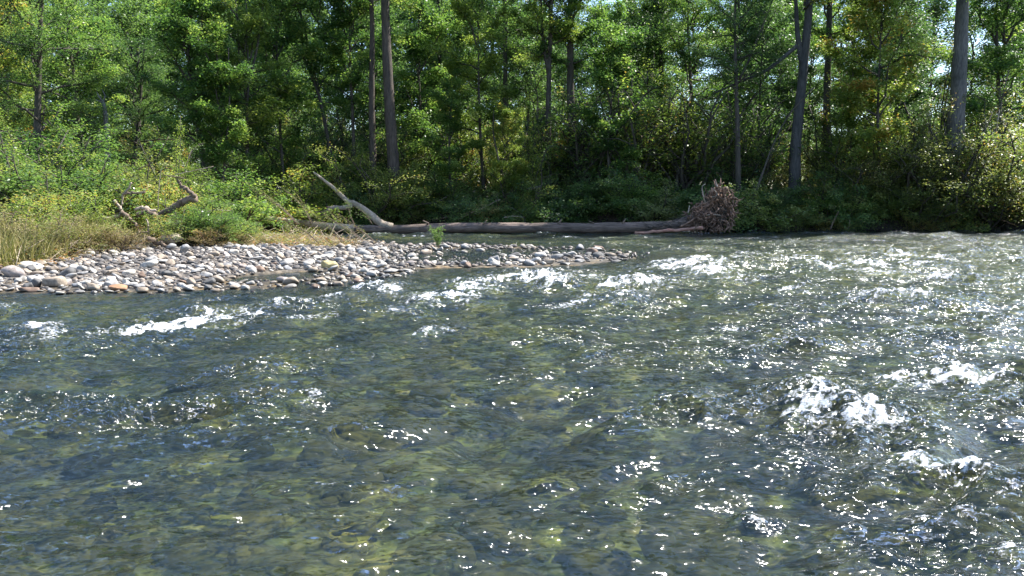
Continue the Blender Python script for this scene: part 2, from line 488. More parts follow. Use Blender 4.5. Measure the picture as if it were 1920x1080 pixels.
wg = samp(WF, 9.1, WX * 2.3 + 3, WY * 2.3)
foam_v = np.clip(foam * (.78 + .4 * wf + .25 * wg), 0, 1.6)
h += .012 * sstep(.4, 1.2, foam_v) * (1 + samp(W3, 7.3, WX * 1.7, WY * 1.7)) * .6
h = np.where(sdl > .8, -.3, h)                              # tucked under the bar
streak = sstep(-.3, 1.3, h1 + .5 * samp(W2, 13, WX * .6, WY * .5))
chop = np.clip((.52 + 1.35 * streak * amp + .35 * rap * streak + rightw * (.2 + .85 * streak)) * (.5 + .5 * cal) + .3 * sstep(.3, 1.2, h2), .16, 2.0)
water_v = np.stack([WX.ravel(), WY.ravel(), h.ravel()], 1)

m_water, N, L, out = new_mat('river_water')
tc = N('ShaderNodeTexCoord')
mp = N('ShaderNodeMapping'); mp.inputs['Rotation'].default_value = (0, 0, -CREST); mp.inputs['Scale'].default_value = (.55, 1.0, 1.0)
L(tc.outputs['Object'], mp.inputs[0])
ch = N('ShaderNodeAttribute', attribute_name='chop')
gm = N('ShaderNodeNewGeometry')


def ripple(scale, detail, amount, prev):
    """tilts the surface by a noise vector: small waves with the same steepness near and far"""
    n = N('ShaderNodeTexNoise', i_Scale=scale, i_Detail=detail, i_Roughness=.6, i_Distortion=.4); L(mp.outputs[0], n.inputs['Vector'])
    sb = N('ShaderNodeVectorMath', operation='SUBTRACT'); L(n.outputs['Color'], sb.inputs[0]); sb.inputs[1].default_value = (.5, .5, .5)
    ml = N('ShaderNodeVectorMath', operation='MULTIPLY'); L(sb.outputs[0], ml.inputs[0]); ml.inputs[1].default_value = (amount * .8, amount * 1.1, 0)
    sc = N('ShaderNodeVectorMath', operation='SCALE'); L(ml.outputs[0], sc.inputs[0]); L(ch.outputs['Fac'], sc.inputs['Scale'])
    ad = N('ShaderNodeVectorMath', operation='ADD'); L(prev, ad.inputs[0]); L(sc.outputs[0], ad.inputs[1])
    return ad.outputs[0]


v1 = ripple(6.5, 2.0, 1.9, gm.outputs['Normal'])
v2 = ripple(24.0, 2.0, 3.6, v1)
nr1 = N('ShaderNodeVectorMath', operation='NORMALIZE'); L(v1, nr1.inputs[0])
b2 = N('ShaderNodeVectorMath', operation='NORMALIZE'); L(v2, b2.inputs[0])
b1 = nr1
fres = N('ShaderNodeFresnel', i_IOR=1.33); L(b2.outputs[0], fres.inputs['Normal'])
gl = N('ShaderNodeBsdfGlossy', i_Roughness=.14); L(b2.outputs[0], gl.inputs['Normal'])
tr = N('ShaderNodeBsdfTransparent'); tr.inputs[0].default_value = (.76, .84, .70, 1)
rf = N('ShaderNodeBsdfRefraction', i_IOR=1.33, i_Roughness=.1); rf.inputs[0].default_value = (.78, .86, .74, 1); L(b1.outputs[0], rf.inputs['Normal'])
df = N('ShaderNodeBsdfDiffuse'); df.inputs[0].default_value = (.1, .18, .24, 1)  # suspended murk, its blue tint also standing in for reflected sky
m1 = N('ShaderNodeMixShader'); m1.inputs[0].default_value = .5; L(tr.outputs[0], m1.inputs[1]); L(rf.outputs[0], m1.inputs[2])
m2 = N('ShaderNodeMixShader'); m2.inputs[0].default_value = .07; L(m1.outputs[0], m2.inputs[1]); L(df.outputs[0], m2.inputs[2])
m3 = N('ShaderNodeMixShader'); L(fres.outputs[0], m3.inputs[0]); L(m2.outputs[0], m3.inputs[1]); L(gl.outputs[0], m3.inputs[2])
fo = N('ShaderNodeAttribute', attribute_name='foam')
n3 = N('ShaderNodeTexNoise', i_Scale=34.0, i_Detail=4.0, i_Roughness=.8); L(mp.outputs[0], n3.inputs['Vector'])
fm = N('ShaderNodeMath', operation='MULTIPLY_ADD'); L(n3.outputs[0], fm.inputs[0]); fm.inputs[1].default_value = 3.6; fm.inputs[2].default_value = -2.5
fa = N('ShaderNodeMath', operation='ADD'); L(fm.outputs[0], fa.inputs[0]); L(fo.outputs['Fac'], fa.inputs[1])
fr = N('ShaderNodeMapRange'); fr.inputs['From Min'].default_value = 0.0; fr.inputs['From Max'].default_value = .8; fr.inputs['To Max'].default_value = .92
L(fa.outputs[0], fr.inputs['Value'])
fd = N('ShaderNodeBsdfDiffuse'); fd.inputs[0].default_value = (.78, .80, .82, 1)
fb_ = N('ShaderNodeBump', i_Strength=1.0, i_Distance=.03); L(n3.outputs[0], fb_.inputs['Height']); L(fb_.outputs[0], fd.inputs['Normal'])
m4 = N('ShaderNodeMixShader'); L(fr.outputs[0], m4.inputs[0]); L(m3.outputs[0], m4.inputs[1]); L(fd.outputs[0], m4.inputs[2])
L(m4.outputs[0], out.inputs[0])
water_me = np_mesh('river_water', water_v, grid_faces(*WX.shape), m_water, True, {'foam': foam_v.ravel(), 'chop': chop.ravel()})
mesh_obj('river_water', water_me, kind='structure')


# ------------------------------------------------------------------ tubes and leaves
def tube(path, radii, sides=8, wob=0.0, seed=0, cap=True):
    """verts, quads of a tapered tube along a path"""
    P = np.asarray(path, float)
    n = len(P)
    T = np.gradient(P, axis=0)
    T /= np.linalg.norm(T, axis=1)[:, None] + 1e-9
    ref = np.where(np.abs(T[:, 2:3]) > .9, np.array([[1., 0, 0]]), np.array([[0, 0, 1.]]))
    ref = ref[len(ref) // 2][None, :].repeat(n, 0)
    U = np.cross(T, ref); U /= np.linalg.norm(U, axis=1)[:, None] + 1e-9
    V = np.cross(T, U)
    a = np.linspace(0, 2 * np.pi, sides, endpoint=False)
    r = np.asarray(radii, float)[:, None] * np.ones((1, sides))
    if wob:
        rr = np.random.default_rng(seed)
        r = r * (1 + wob * rr.normal(size=(n, sides)))
    v = P[:, None, :] + (np.cos(a)[None, :, None] * U[:, None, :] + np.sin(a)[None, :, None] * V[:, None, :]) * r[:, :, None]
    v = v.reshape(-1, 3)
    i = np.arange(n - 1)[:, None] * sides
    j = np.arange(sides)[None, :]
    j1 = (j + 1) % sides
    f = np.stack([i + j, i + j1, i + sides + j1, i + sides + j], -1).reshape(-1, 4)
    if cap:
        v = np.vstack([v, P[:1], P[-1:]])
        c0, c1 = n * sides, n * sides + 1
        jj = np.arange(sides); jj1 = (jj + 1) % sides
        q0 = np.stack([np.full(sides, c0), jj1, jj], -1)
        q1 = np.stack([np.full(sides, c1), (n - 1) * sides + jj, (n - 1) * sides + jj1], -1)
        return v, f, np.vstack([q0, q1])
    return v, f, np.zeros((0, 3), int)


def tubes_mesh(name, specs, mat, wob=0.0):
    """specs: list of (path, radii, sides) joined as the one part they are"""
    vs, qs, ts, off = [], [], [], 0
    for k, (pth, rad, sides) in enumerate(specs):
        v, q, t = tube(pth, rad, sides, wob, k)
        vs.append(v); qs.append(q + off); ts.append(t + off); off += len(v)
    return np_mesh(name, np.vstack(vs), [np.vstack(qs), np.vstack(ts)], mat)


def smooth_path(pts, n):
    """Catmull-Rom through pts"""
    P = np.asarray(pts, float)
    if len(P) < 3:
        return np.array([P[0] + (P[-1] - P[0]) * t for t in np.linspace(0, 1, n)])
    Q = np.vstack([2 * P[0] - P[1], P, 2 * P[-1] - P[-2]])
    out = []
    for t in np.linspace(0, len(P) - 1 - 1e-6, n):
        i = int(t); u = t - i
        a, b, c, d = Q[i], Q[i + 1], Q[i + 2], Q[i + 3]
        out.append(.5 * ((2 * b) + (-a + c) * u + (2 * a - 5 * b + 4 * c - d) * u * u + (-a + 3 * b - 3 * c + d) * u ** 3))
    return np.array(out)


def leaves_arrays(C, r, length, width, droop=.35, up=.75, fold=.25):
    """a folded four-sided blade at every centre"""
    n = len(C)
    a = r.uniform(0, 2 * np.pi, n)
    D = np.stack([np.cos(a), np.sin(a), -droop + r.normal(0, .35, n)], 1)
    D /= np.linalg.norm(D, axis=1)[:, None]
    Nn = r.normal(size=(n, 3)) * (1 - up)
    Nn[:, 2] += up
    S = np.cross(D, Nn); S /= np.linalg.norm(S, axis=1)[:, None] + 1e-9
    Nn = np.cross(S, D)
    ln = length * r.uniform(.65, 1.25, n)[:, None]
    wd = width * r.uniform(.7, 1.2, n)[:, None]
    b = C - D * ln * .5
    t = C + D * ln * .5
    m = C - D * ln * .05
    l_ = m + S * wd * .5 + Nn * wd * fold
    r_ = m - S * wd * .5 + Nn * wd * fold
    V = np.stack([b, l_, t, r_], 1).reshape(-1, 3)
    Fc = np.arange(n * 4, dtype=np.int32).reshape(-1, 4)
    return V, Fc


def leaves_mesh(name, C, tone, mat, seed, length=.12, width=.08, **kw):
    r = np.random.default_rng(seed)
    V, Fc = leaves_arrays(C, r, length, width, **kw)
    return np_mesh(name, V, Fc, mat, False, fattrs={'leaf_tone': np.clip(tone, 0, 1)})


def grow(seed, H, h0, reach, nlimb, elev=(15, 45), top_r=.12, subs=6, clus=4, per=45, spread=(.42, .42, .16), taper=.55, lean=0, stems=False):
    """limbs and leaf positions of one crown round the z axis"""
    r = np.random.default_rng(seed)
    specs, C, tone = [], [], []
    ga = r.uniform(0, 6.28)
    for i in range(nlimb):
        t = (i + r.uniform(-.3, .3)) / nlimb
        t = min(max(t, 0), 1)
        if stems:
            start = np.array([r.normal(0, .12), r.normal(0, .12), 0.0])
            ln = H * r.uniform(.75, 1.1); el = R(r.uniform(*elev))
        else:
            start = np.array([0, 0, h0 + (H - h0) * t])
            prof = math.sin(math.pi * min(1, .18 + .82 * (1 - t) ** taper)) * .5 + .55 * (1 - t) + .18
            ln = reach * prof * r.uniform(.7, 1.2)
            el = R(r.uniform(*elev) + 35 * t)
        ga += 2.4 + r.normal(0, .35)
        d = np.array([math.cos(ga) * math.cos(el), math.sin(ga) * math.cos(el), math.sin(el)])
        side = np.array([-math.sin(ga), math.cos(ga), 0])
        pts = [start]
        nseg = 5
        cv, cu = r.normal(0, .25), r.normal(-.08, .18)
        for s in range(1, nseg + 1):
            u = s / nseg
            pts.append(start + d * ln * u + side * cv * ln * u * u * .6 + np.array([0, 0, 1.]) * cu * ln * u * u + r.normal(0, .03 * ln, 3))
        P = np.array(pts)
        r0 = max(.02, top_r * (ln / reach if reach else 1) ** 1.0)
        specs.append((P, np.linspace(r0, r0 * .2, nseg + 1), 5))
        for j in range(subs):
            u = .25 + .75 * (j + r.uniform(0, 1)) / subs
            k = u * nseg
            a = int(min(k, nseg - 1e-3))
            bp = P[a] + (P[a + 1] - P[a]) * (k - a)
            ang = (1 if j % 2 else -1) * R(r.uniform(25, 75))
            dd = d * math.cos(ang) + side * math.sin(ang)
            dd[2] += r.normal(.02, .22)
            sl = ln * .42 * (1.15 - u * .6) * r.uniform(.6, 1.3)
            e = bp + dd * sl + np.array([0, 0, -.1 * sl])
            mid = (bp + e) / 2 + np.array([0, 0, .1 * sl])
            specs.append((np.array([bp, mid, e]), [r0 * .35, r0 * .22, .006], 3))
            ct = r.normal(.45, .22)
            for q in range(clus):
                w = (q + r.uniform(.3, 1)) / clus
                c = bp + (e - bp) * w + np.array([0, 0, .1 * sl * 4 * w * (1 - w)])
                nn = int(per * r.uniform(.4, 1.5))
                sc = sl * .5 if sl * .5 < 1 else 1
                X = r.normal(size=(nn, 3)) * np.array(spread) * (.5 + .6 * sc)
                X[:, 2] -= .25 * (X[:, 0] ** 2 + X[:, 1] ** 2)
                X[:, 2] -= .12 * (r.random() < .5) * np.abs(X[:, 0])
                C.append(c + X)
                tone.append(np.clip(ct + r.normal(0, .2, nn), 0, .93) + (r.random(nn) < .015) * .5)
    return specs, np.vstack(C), np.concatenate(tone)


CROWN = {}


def crown_kind(key, mat, length, width, seed, bark, **kw):
    specs, C, tone = grow(seed, **kw)
    CROWN[key] = (leaves_mesh('crown', C, tone, LF[mat], seed + 1, length, width), tubes_mesh('limbs', specs, BK[bark]))


for s in range(4):
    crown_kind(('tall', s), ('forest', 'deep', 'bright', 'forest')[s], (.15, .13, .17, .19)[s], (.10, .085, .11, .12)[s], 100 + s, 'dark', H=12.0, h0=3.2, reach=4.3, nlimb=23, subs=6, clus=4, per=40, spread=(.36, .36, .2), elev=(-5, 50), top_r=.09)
for s in range(4):
    crown_kind(('mid', s), ('forest', 'bright', 'forest', 'bright')[s], .125, .085, 120 + s, 'dark', H=8.0, h0=1.3, reach=2.7, nlimb=22, subs=5, clus=4, per=44, spread=(.25, .25, .17), elev=(0, 60), top_r=.05)
for s in range(3):
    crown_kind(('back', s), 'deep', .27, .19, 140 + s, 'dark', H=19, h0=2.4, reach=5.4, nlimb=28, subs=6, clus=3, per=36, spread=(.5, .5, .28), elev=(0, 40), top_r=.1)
for s in range(5):
    crown_kind(('bush', s), ('olive', 'bright', 'forest', 'fresh', 'yellow')[s], .095, .065, 160 + s, 'dark', H=2.2, h0=0, reach=1.0, nlimb=15, subs=5, clus=3, per=22, spread=(.22, .22, .14), elev=(25, 85), top_r=.022, stems=True)
for s in range(2):
    crown_kind(('shoot', s), ('forest', 'bright')[s], .11, .05, 180 + s, 'dark', H=3.6, h0=0, reach=1.0, nlimb=22, subs=6, clus=3, per=14, spread=(.14, .14, .24), elev=(62, 88), top_r=.02, stems=True)
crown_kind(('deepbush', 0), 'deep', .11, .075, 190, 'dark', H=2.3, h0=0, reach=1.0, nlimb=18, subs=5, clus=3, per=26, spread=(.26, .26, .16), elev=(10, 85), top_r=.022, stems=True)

for s in range(5):
    crown_kind(('big', s), ('olive', 'bright', 'forest', 'deep', 'yellow')[s], .10, .068, 200 + s, 'dark', H=4.4, h0=0, reach=1.0, nlimb=18, subs=6, clus=4, per=24, spread=(.2, .2, .16), elev=(30, 88), top_r=.02, stems=True)
for s in range(2):
    crown_kind(('scrub', s), ('straw', 'dry')[s], .085, .035, 220 + s, 'weathered', H=2.0, h0=0, reach=1.0, nlimb=22, subs=5, clus=2, per=20, spread=(.15, .15, .15), elev=(20, 85), top_r=.016, stems=True)
BIG = {('bush', 0): ('big', 0), ('bush', 1): ('big', 1), ('bush', 2): ('big', 2), ('bush', 3): ('big', 1), ('bush', 4): ('big', 4), ('deepbush', 0): ('big', 3)}

UP = np.array([0, 0, 1.0])


def hang_crown(root, key, loc, rz, sc, part='crown'):
    cm, lm = CROWN[key]
    mesh_obj(part, cm, root, loc=loc, rot=(0, 0, rz), scale=sc)
    mesh_obj('limbs', lm, root, loc=loc, rot=(0, 0, rz), scale=sc)


def tree(label, Y, pts, wpx, bark='brown', crown=('tall', 0), csc=1.0, cz=0.0, name='broadleaf_tree', cat='tree', forks=(), H=16, sides=12, group=None, rz=None, crown2=None):
    """pts: the trunk's course as seen in the photograph (upwards), surveyed at distance Y; wpx its width low down"""
    W = [at_y(px, py, Y) for px, py in pts]
    if crown and crown[0] == 'tall': H = cz + 12.0 * csc + .3
    g = float(ground_z(W[0][0], Y))
    first = W[0].copy()
    sl = (W[1] - W[0]) / max(W[1][2] - W[0][2], .1)
    base = first + sl * (g - .3 - first[2]) if first[2] > g else first
    base[2] = g - .25
    top = W[-1].copy()
    P = [base] + W
    if top[2] < H:
        P.append(top + (UP + sl * .3) * (H - top[2]) * .5)
        P.append(top + (UP + sl * .3) * (H - top[2]))
    P = np.array(P)
    o0 = np.array([base[0], Y, g])
    path = smooth_path(P - o0, 26)
    r0 = wpx * Y / F / 2
    zz = np.clip(path[:, 2] / max(H - g, 1), 0, 1)
    rad = r0 * (1.05 - .72 * zz) + r0 * .5 * np.exp(-np.clip(path[:, 2], 0, 9) / .35)
    root = empty(name, label, cat, group, loc=o0)
    specs = [(path, rad, sides)]
    for fk in forks:
        fpts, fw = fk
        FW = np.array([at_y(px, py, Y) for px, py in fpts]) - o0
        d = FW[-1] - FW[-2]; d /= np.linalg.norm(d)
        FW = np.vstack([FW, FW[-1] + d * 1.8])
        fp = smooth_path(FW, 12)
        fr = fw * Y / F / 2
        specs.append((fp, np.linspace(fr, fr * .35, 12), 8))
    me = tubes_mesh('trunk', specs, BK[bark], wob=.035)
    mesh_obj('trunk', me, root)
    if crown:
        kk = np.interp(6, path[:, 2], path[:, 0]) if H > 8 else np.interp(2, path[:, 2], path[:, 0])
        hang_crown(root, crown, (kk, 0, cz), rng.uniform(0, 6.28) if rz is None else rz, csc)
    return root


# --- the trees one can tell apart, trunk by trunk (pixel course of the photograph, upwards)
tree('big brown trunked tree, thickest of the pair standing above the drift log', 41.9, [(736, 285), (730, 190), (725, 90), (722, 0)], 24, 'brown', ('tall', 0), .85, 8.5, H=19)
tree('slimmer brown trunk of the pair, close beside the thickest brown trunk', 42.4, [(699, 285), (697, 180), (698, 60), (696, 0)], 14, 'brown', ('tall', 1), .8, 8.5, H=18)
tree('thin straight trunked tree next to the slimmer brown trunk', 43.6, [(664, 285), (660, 190), (656, 110), (657, 0)], 8, 'dark', ('mid', 0), 1.2, 4.2, H=13)
tree('slender dark tree with forked crown limbs, on the shaded slope behind the willow sprigs', 38.5, [(463, 300), (463, 200), (466, 150)], 8, 'dark', ('tall', 2), .72, 1.8, H=13, forks=[([(463, 190), (450, 120), (445, 40)], 5), ([(465, 160), (482, 90), (490, 30)], 5)])
tree('dark tree splitting low into two steep limbs above the bush tangle', 37.5, [(385, 320), (368, 220), (357, 150), (352, 60)], 12, 'dark', ('tall', 3), .75, 1.6, H=14, forks=[([(368, 210), (370, 140), (374, 90)], 7)])
tree('leaning tree with bent trunk and a fan of bare limbs', 43.5, [(622, 300), (603, 200), (585, 140), (570, 110)], 9, 'dark', ('mid', 2), 1.1, 4.4, H=12, forks=[([(590, 150), (560, 90), (530, 30)], 5), ([(578, 120), (575, 70), (560, 20)], 5)])
tree('tall tree with broad drooping layered foliage above the green corner bushes', 34.0, [(70, 250), (72, 150), (75, 60), (78, 0)], 16, 'dark', ('tall', 1), .85, 1.5, H=15)
tree('shaded leafy tree between the layered tree and the dead snag', 38.0, [(150, 270), (140, 160), (128, 60)], 10, 'dark', ('tall', 0), .75, 1.0, H=14)
tree('dark trunk dividing into two upright stems over the leaning dead limb', 44.0, [(1028, 300), (1028, 200), (1030, 120), (1034, 0)], 13, 'dark', ('tall', 2), .8, 6.0, H=17, forks=[([(1029, 140), (1018, 70), (1014, 0)], 8)])
tree('stout dark stump like trunk behind the golden sapling leaves', 45.0, [(1078, 320), (1074, 240), (1070, 180)], 20, 'dark', ('tall', 3), .7, 5.5, H=15)
tree('far straight trunk seen high between pale crowns', 52.0, [(948, 200), (947, 100), (946, 0)], 12, 'dark', ('tall', 0), .9, 7.0, H=20)
tree('thin dark tree rising from the reeds behind the root ball', 42.0, [(1384, 345), (1383, 250), (1380, 150), (1378, 50)], 11, 'dark', ('tall', 1), .7, 4.2, H=15, forks=[([(1386, 150), (1405, 110), (1425, 60)], 5)])
tree('big curved grey trunk forking high up, second largest trunk of the far bank', 42.4, [(1490, 350), (1492, 270), (1500, 190), (1508, 110), (1518, 0)], 22, 'slate', ('tall', 2), .85, 8.0, H=20, forks=[([(1506, 130), (1496, 70), (1492, 0)], 12), ([(1502, 80), (1440, 130), (1395, 150)], 8)])
tree('shadowed trunk standing just behind the curved grey trunk', 45.5, [(1549, 330), (1550, 200), (1553, 100), (1556, 0)], 17, 'dark', ('tall', 3), .85, 6.5, H=19)
tree('thin leaning stem crossing in front of the curved grey trunk', 41.2, [(1428, 330), (1450, 270), (1480, 215), (1525, 165)], 8, 'dark', None, H=4)
tree('largest grey trunk, smooth and straight beside the patch of open sky', 42.8, [(1790, 262), (1796, 180), (1801, 90), (1805, 0)], 33, 'grey', ('tall', 0), .95, 8.5, H=21)
tree('small tree with bright sunlit leaves filling the gap beside the largest grey trunk', 41.3, [(1648, 300), (1646, 210), (1650, 100)], 7, 'dark', ('mid', 1), 1.35, .6, H=11)
tree('far dark trunk under hanging boughs, high above the reed thicket', 50.0, [(1240, 190), (1240, 100), (1242, 0)], 13, 'dark', ('tall', 1), .85, 6.5, H=19)
tree('dark leafy tree on the far side of the largest grey trunk', 45.0, [(1880, 300), (1872, 160), (1868, 40)], 11, 'dark', ('tall', 3), .9, 2.0, H=16)
tree('pale sapling top glowing in sunlight over the golden sapling', 43.0, [(905, 330), (900, 240), (898, 170)], 7, 'dark', ('mid', 3), 1.15, 2.0, H=10)
tree('golden green sapling leaning over the drift log', 40.9, [(945, 390), (948, 350), (935, 300), (925, 250)], 6, 'dark', ('mid', 1), .72, .4, H=6)
tree('leafy young tree hung with pale vines beside the thickest brown trunk', 46.0, [(800, 330), (790, 240), (786, 150)], 7, 'dark', ('mid', 2), 1.2, 1.4, H=10)
tree('feathery sapling just uphill of the yellow shrub', 41.6, [(845, 360), (842, 280), (846, 200)], 6, 'dark', ('mid', 0), .7, .6, H=7)
tree('dense young tree shading the bank between dark stump and reeds', 42.4, [(1145, 360), (1140, 260), (1150, 160)], 6, 'dark', ('mid', 0), 1.1, .8, H=9)
tree('tall leafy tree arching above the reed thicket, thin trunk', 46.5, [(1300, 330), (1297, 200), (1290, 60)], 10, 'dark', ('tall', 0), .82, 2.6, H=15)
tree('young tree with yellowish leaves behind the feathery shrub line', 43.5, [(1580, 340), (1590, 250), (1600, 180)], 6, 'dark', ('mid', 3), 1.0, 1.0, H=9)
tree('drooping leafy tree overhanging the snag from uphill', 41.0, [(250, 310), (262, 200), (270, 90)], 9, 'dark', ('tall', 1), .7, .6, H=13)
tree('sunlit round topped tree in the upper corner of the woods', 39.0, [(10, 260), (14, 140), (20, 30)], 11, 'dark', ('tall', 2), .8, .5, H=14)
tree('leafy tree with low drooping boughs beside the forked slender tree', 41.5, [(530, 320), (524, 220), (520, 120)], 7, 'dark', ('mid', 0), 1.35, 1.2, H=11)
tree('small shaded tree tucked under the low forked tree', 36.5, [(420, 330), (424, 270), (430, 200)], 6, 'dark', ('mid', 2), .95, .6, H=8)

# dead snag with a broken claw of a top
W = [at_y(px, py, 35.0) for px, py in [(204, 330), (202, 270), (196, 205), (192, 188)]]
o0 = np.array([W[0][0], 35.0, float(ground_z(W[0][0], 35.0))])
sn = empty('dead_snag', 'bare grey dead snag with clawed broken top, standing above the bushes', 'dead tree', loc=o0)
base = np.array([W[0][0], 35.0, o0[2] - .2])
mesh_obj('trunk', tubes_mesh('trunk', [(smooth_path(np.array([base] + W) - o0, 14), np.linspace(.15, .07, 14), 8)], BK['grey'], .06), sn)
for pp in ([(192, 190), (184, 178), (181, 172)], [(194, 195), (197, 180), (192, 168)], [(195, 200), (188, 190), (178, 186)]):
    mesh_obj('broken_limb', tubes_mesh('broken_limb', [(np.array([at_y(a, b, 35.0) for a, b in pp]) - o0, [.05, .03, .01], 5)], BK['grey']), sn)
W = [at_y(px, py, 41.0) for px, py in [(1862, 320), (1866, 260), (1874, 205)]]
mesh_obj('dead_sapling', tubes_mesh('dead_sapling', [(smooth_path(np.array([W[0] - UP * 1.0] + W) - W[0], 8), np.linspace(.07, .02, 8), 6)], BK['pale']), label='thin bleached dead sapling standing past the largest grey trunk', cat='dead tree', loc=W[0])

# --- trees further back: each a thing, hard to tell apart
back_spots = []
rb = np.random.default_rng(55)
for row, (Y0, n) in enumerate([(50, 14), (57, 17), (66, 20), (80, 24), (98, 26)]):
    for k in range(n):
        x = ((k + .5 + rb.uniform(-.35, .35)) / n * 2 - 1) * (Y0 * .78)
        back_spots.append((x, Y0 + rb.uniform(-2.5, 3.5), row))
where = ['first row behind the bank', 'second row', 'middle of the woods', 'deeper woods', 'farthest row']
BM = [(40, 'beyond the layered corner tree'), (195, 'beyond the dead snag'), (360, 'beyond the low forked tree'), (463, 'beyond the slender forked tree'), (590, 'beyond the leaning tree'), (725, 'beyond the pair of brown trunks'),
      (840, 'beyond the feathery sapling'), (945, 'beyond the golden sapling'), (1030, 'beyond the twin stemmed trunk'), (1140, 'beyond the large dark shrub'), (1250, 'beyond the reed thicket'), (1384, 'beyond the thin dark tree'),
      (1500, 'beyond the curved grey trunk'), (1640, 'beyond the bright small tree'), (1797, 'beyond the largest grey trunk'), (1900, 'beyond the pale speckled shrub')]


def behind_what(px):
    if px < -30: return 'past the corner bushes'
    if px > 1960: return 'past the end of the bank'
    return min(BM, key=lambda m: abs(m[0] - px))[1]


def number_label(d, lab):
    d[lab] = d.get(lab, 0) + 1
    return lab if d[lab] == 1 else lab + [', next one over', ', another beside it', ', yet one more there', ', last of them'][min(d[lab] - 2, 3)]


trunk_me = []
for s in range(3):
    pth = np.array([(0, 0, -.3), (.1 * s, .1, 3), (.25 - .2 * s, 0, 7), (.1, -.1, 12), (.2, 0, 18)])
    trunk_me.append(tubes_mesh('trunk', [(smooth_path(pth, 12), np.linspace(.24, .06, 12), 7)], BK['dark'], .04))
back_seen = {}
for x, y, row in back_spots:
    s = rb.integers(3)
    # keep the patch of open sky beside the largest grey trunk
    px = 960 + x / y * F
    if 1742 < px < 1800:
        continue
    sc = rb.uniform(.85, 1.2) * y / 84 * (.93 if x > 0 else 1.0)
    t = empty('forest_tree', number_label(back_seen, 'forest tree, ' + where[row] + ', ' + behind_what(px)), 'tree', 'forest trees behind the river bank', loc=(x, y, ground_z(x, y)), rot=(0, 0, rb.uniform(0, 6.28)), scale=sc)
    mesh_obj('trunk', trunk_me[s], t)
    hang_crown(t, ('back', int(s)), (0, 0, 0), 0, 1)

# ------------------------------------------------------------------ bushes
BUSHN = {'big': 'leafy_bush', 'scrub': 'dry_bush', 'bush': 'leafy_bush', 'shoot': 'reed_thicket', 'deepbush': 'leafy_bush', 'mid': 'leafy_bush'}


def bush(label, px, py_top, Y, key, wide=1.0, name=None, cat='bush', group=None, base=None):
    W = at_y(px, py_top, Y)
    g = float(ground_z(W[0], Y))
    hgt = max(W[2] - g, .3)
    if hgt > 2.9 and key in BIG: key = BIG[key]
    nat = {'bush': 2.15, 'shoot': 3.7, 'deepbush': 2.3, 'big': 4.3, 'scrub': 1.95}[key[0]]
    s = hgt / nat
    b = empty(name or BUSHN[key[0]], label, cat, group, loc=(W[0], Y, g), rot=(0, 0, rng.uniform(0, 6.28)), scale=(s * wide, s * wide, s))
    cm, lm = CROWN[key]
    mesh_obj('foliage', cm, b)
    mesh_obj('stems', lm, b)
    return b


G1 = 'bushes on the slope above the gravel bar'
G2 = 'bushes along the far bank'
for a in [
    ('bright green bush at the upper corner of the gravel bar slope', 25, 268, 27.0, ('bush', 3), 1.15),
    ('bright green rounded bush beside the corner bush', 95, 285, 26.0, ('bush', 3), 1.1),
    ('glossy green bush under the layered tree', 150, 300, 28.0, ('bush', 3), 1.0),
    ('tall pale green bush behind the driftwood tangle', 325, 290, 30.5, ('bush', 1), .9),
    ('olive bush just behind the dry driftwood tangle', 240, 320, 28.5, ('bush', 0), 1.1),
    ('yellowing bush above the driftwood tangle', 290, 330, 27.5, ('bush', 4), .9),
    ('low green bush covering the thick broken limb', 375, 375, 25.4, ('bush', 3), 1.35),
    ('dark green bush downhill of the forked trees', 440, 335, 33.0, ('bush', 2), 1.2),
    ('sprawling low bush between limb and willow sprigs', 415, 397, 25.8, ('bush', 1), 1.1),
    ('olive green bush on the bank under the dead snag', 200, 305, 31.0, ('bush', 0), 1.2),
    ('pale leaved bush at the slope foot beside dry grass', 60, 350, 22.5, ('bush', 0), 1.2),
    ('green bush with orange leaves beside dry grass', 150, 372, 23.2, ('bush', 1), 1.2),
    ('shaded bush filling the hollow over the driftwood', 330, 340, 32.0, ('deepbush', 0), 1.4),
    ('low yellow green bush behind the bar stones', 460, 418, 27.3, ('bush', 4), 1.3),
    ('dark bush at the butt end of the drift log', 520, 360, 38.0, ('deepbush', 0), 1.3),
    ('sunny bush above the butt end of the drift log', 560, 335, 38.0, ('bush', 1), 1.2),
    ('dusky bush on the corner slope behind the bright bush', -20, 215, 31.0, ('bush', 2), 1.2),
    ('tall dusky bush under drooping boughs by the corner', 120, 230, 32.5, ('bush', 2), 1.1),
    ('low green bush in front of the curved limb, leaves over its foot', 345, 404, 24.2, ('bush', 0), 1.6),
    ('small leafy bush under the hooked limb tip', 395, 385, 24.9, ('bush', 3), 1.2),
    ('scrubby pale straw bush before the forked limb', 165, 408, 21.4, ('scrub', 0), 1.7),
    ('scrubby straw coloured bush before the dry slope', 95, 400, 19.6, ('scrub', 0), 1.3),
    ('tall straw coloured scrub at the corner of the bar slope', 30, 402, 18.4, ('scrub', 0), 1.2),
    ('straw coloured scrub beside the first stones', -30, 380, 18.4, ('scrub', 0), 1.4),
    ('withered low bush next to the tan log piece', 385, 428, 23.8, ('scrub', 1), 1.9),
    ('withered tan bush on the dry leaves below the forked limb', 225, 428, 21.8, ('scrub', 1), 2.0),
    ('pale sprawling weed bush halfway along the bar back', 450, 436, 25.2, ('scrub', 0), 2.0),
    ('small sprawling bush near the end of the willow sprigs', 500, 450, 26.2, ('scrub', 0), 2.2),
    ('low sprawling bush at the last willow sprig', 610, 452, 28.0, ('scrub', 1), 2.2),
    ('pale green bush rising over the grassy corner', 70, 380, 21.0, ('bush', 1), 1.2),
]:
    bush(*a, group=G1)
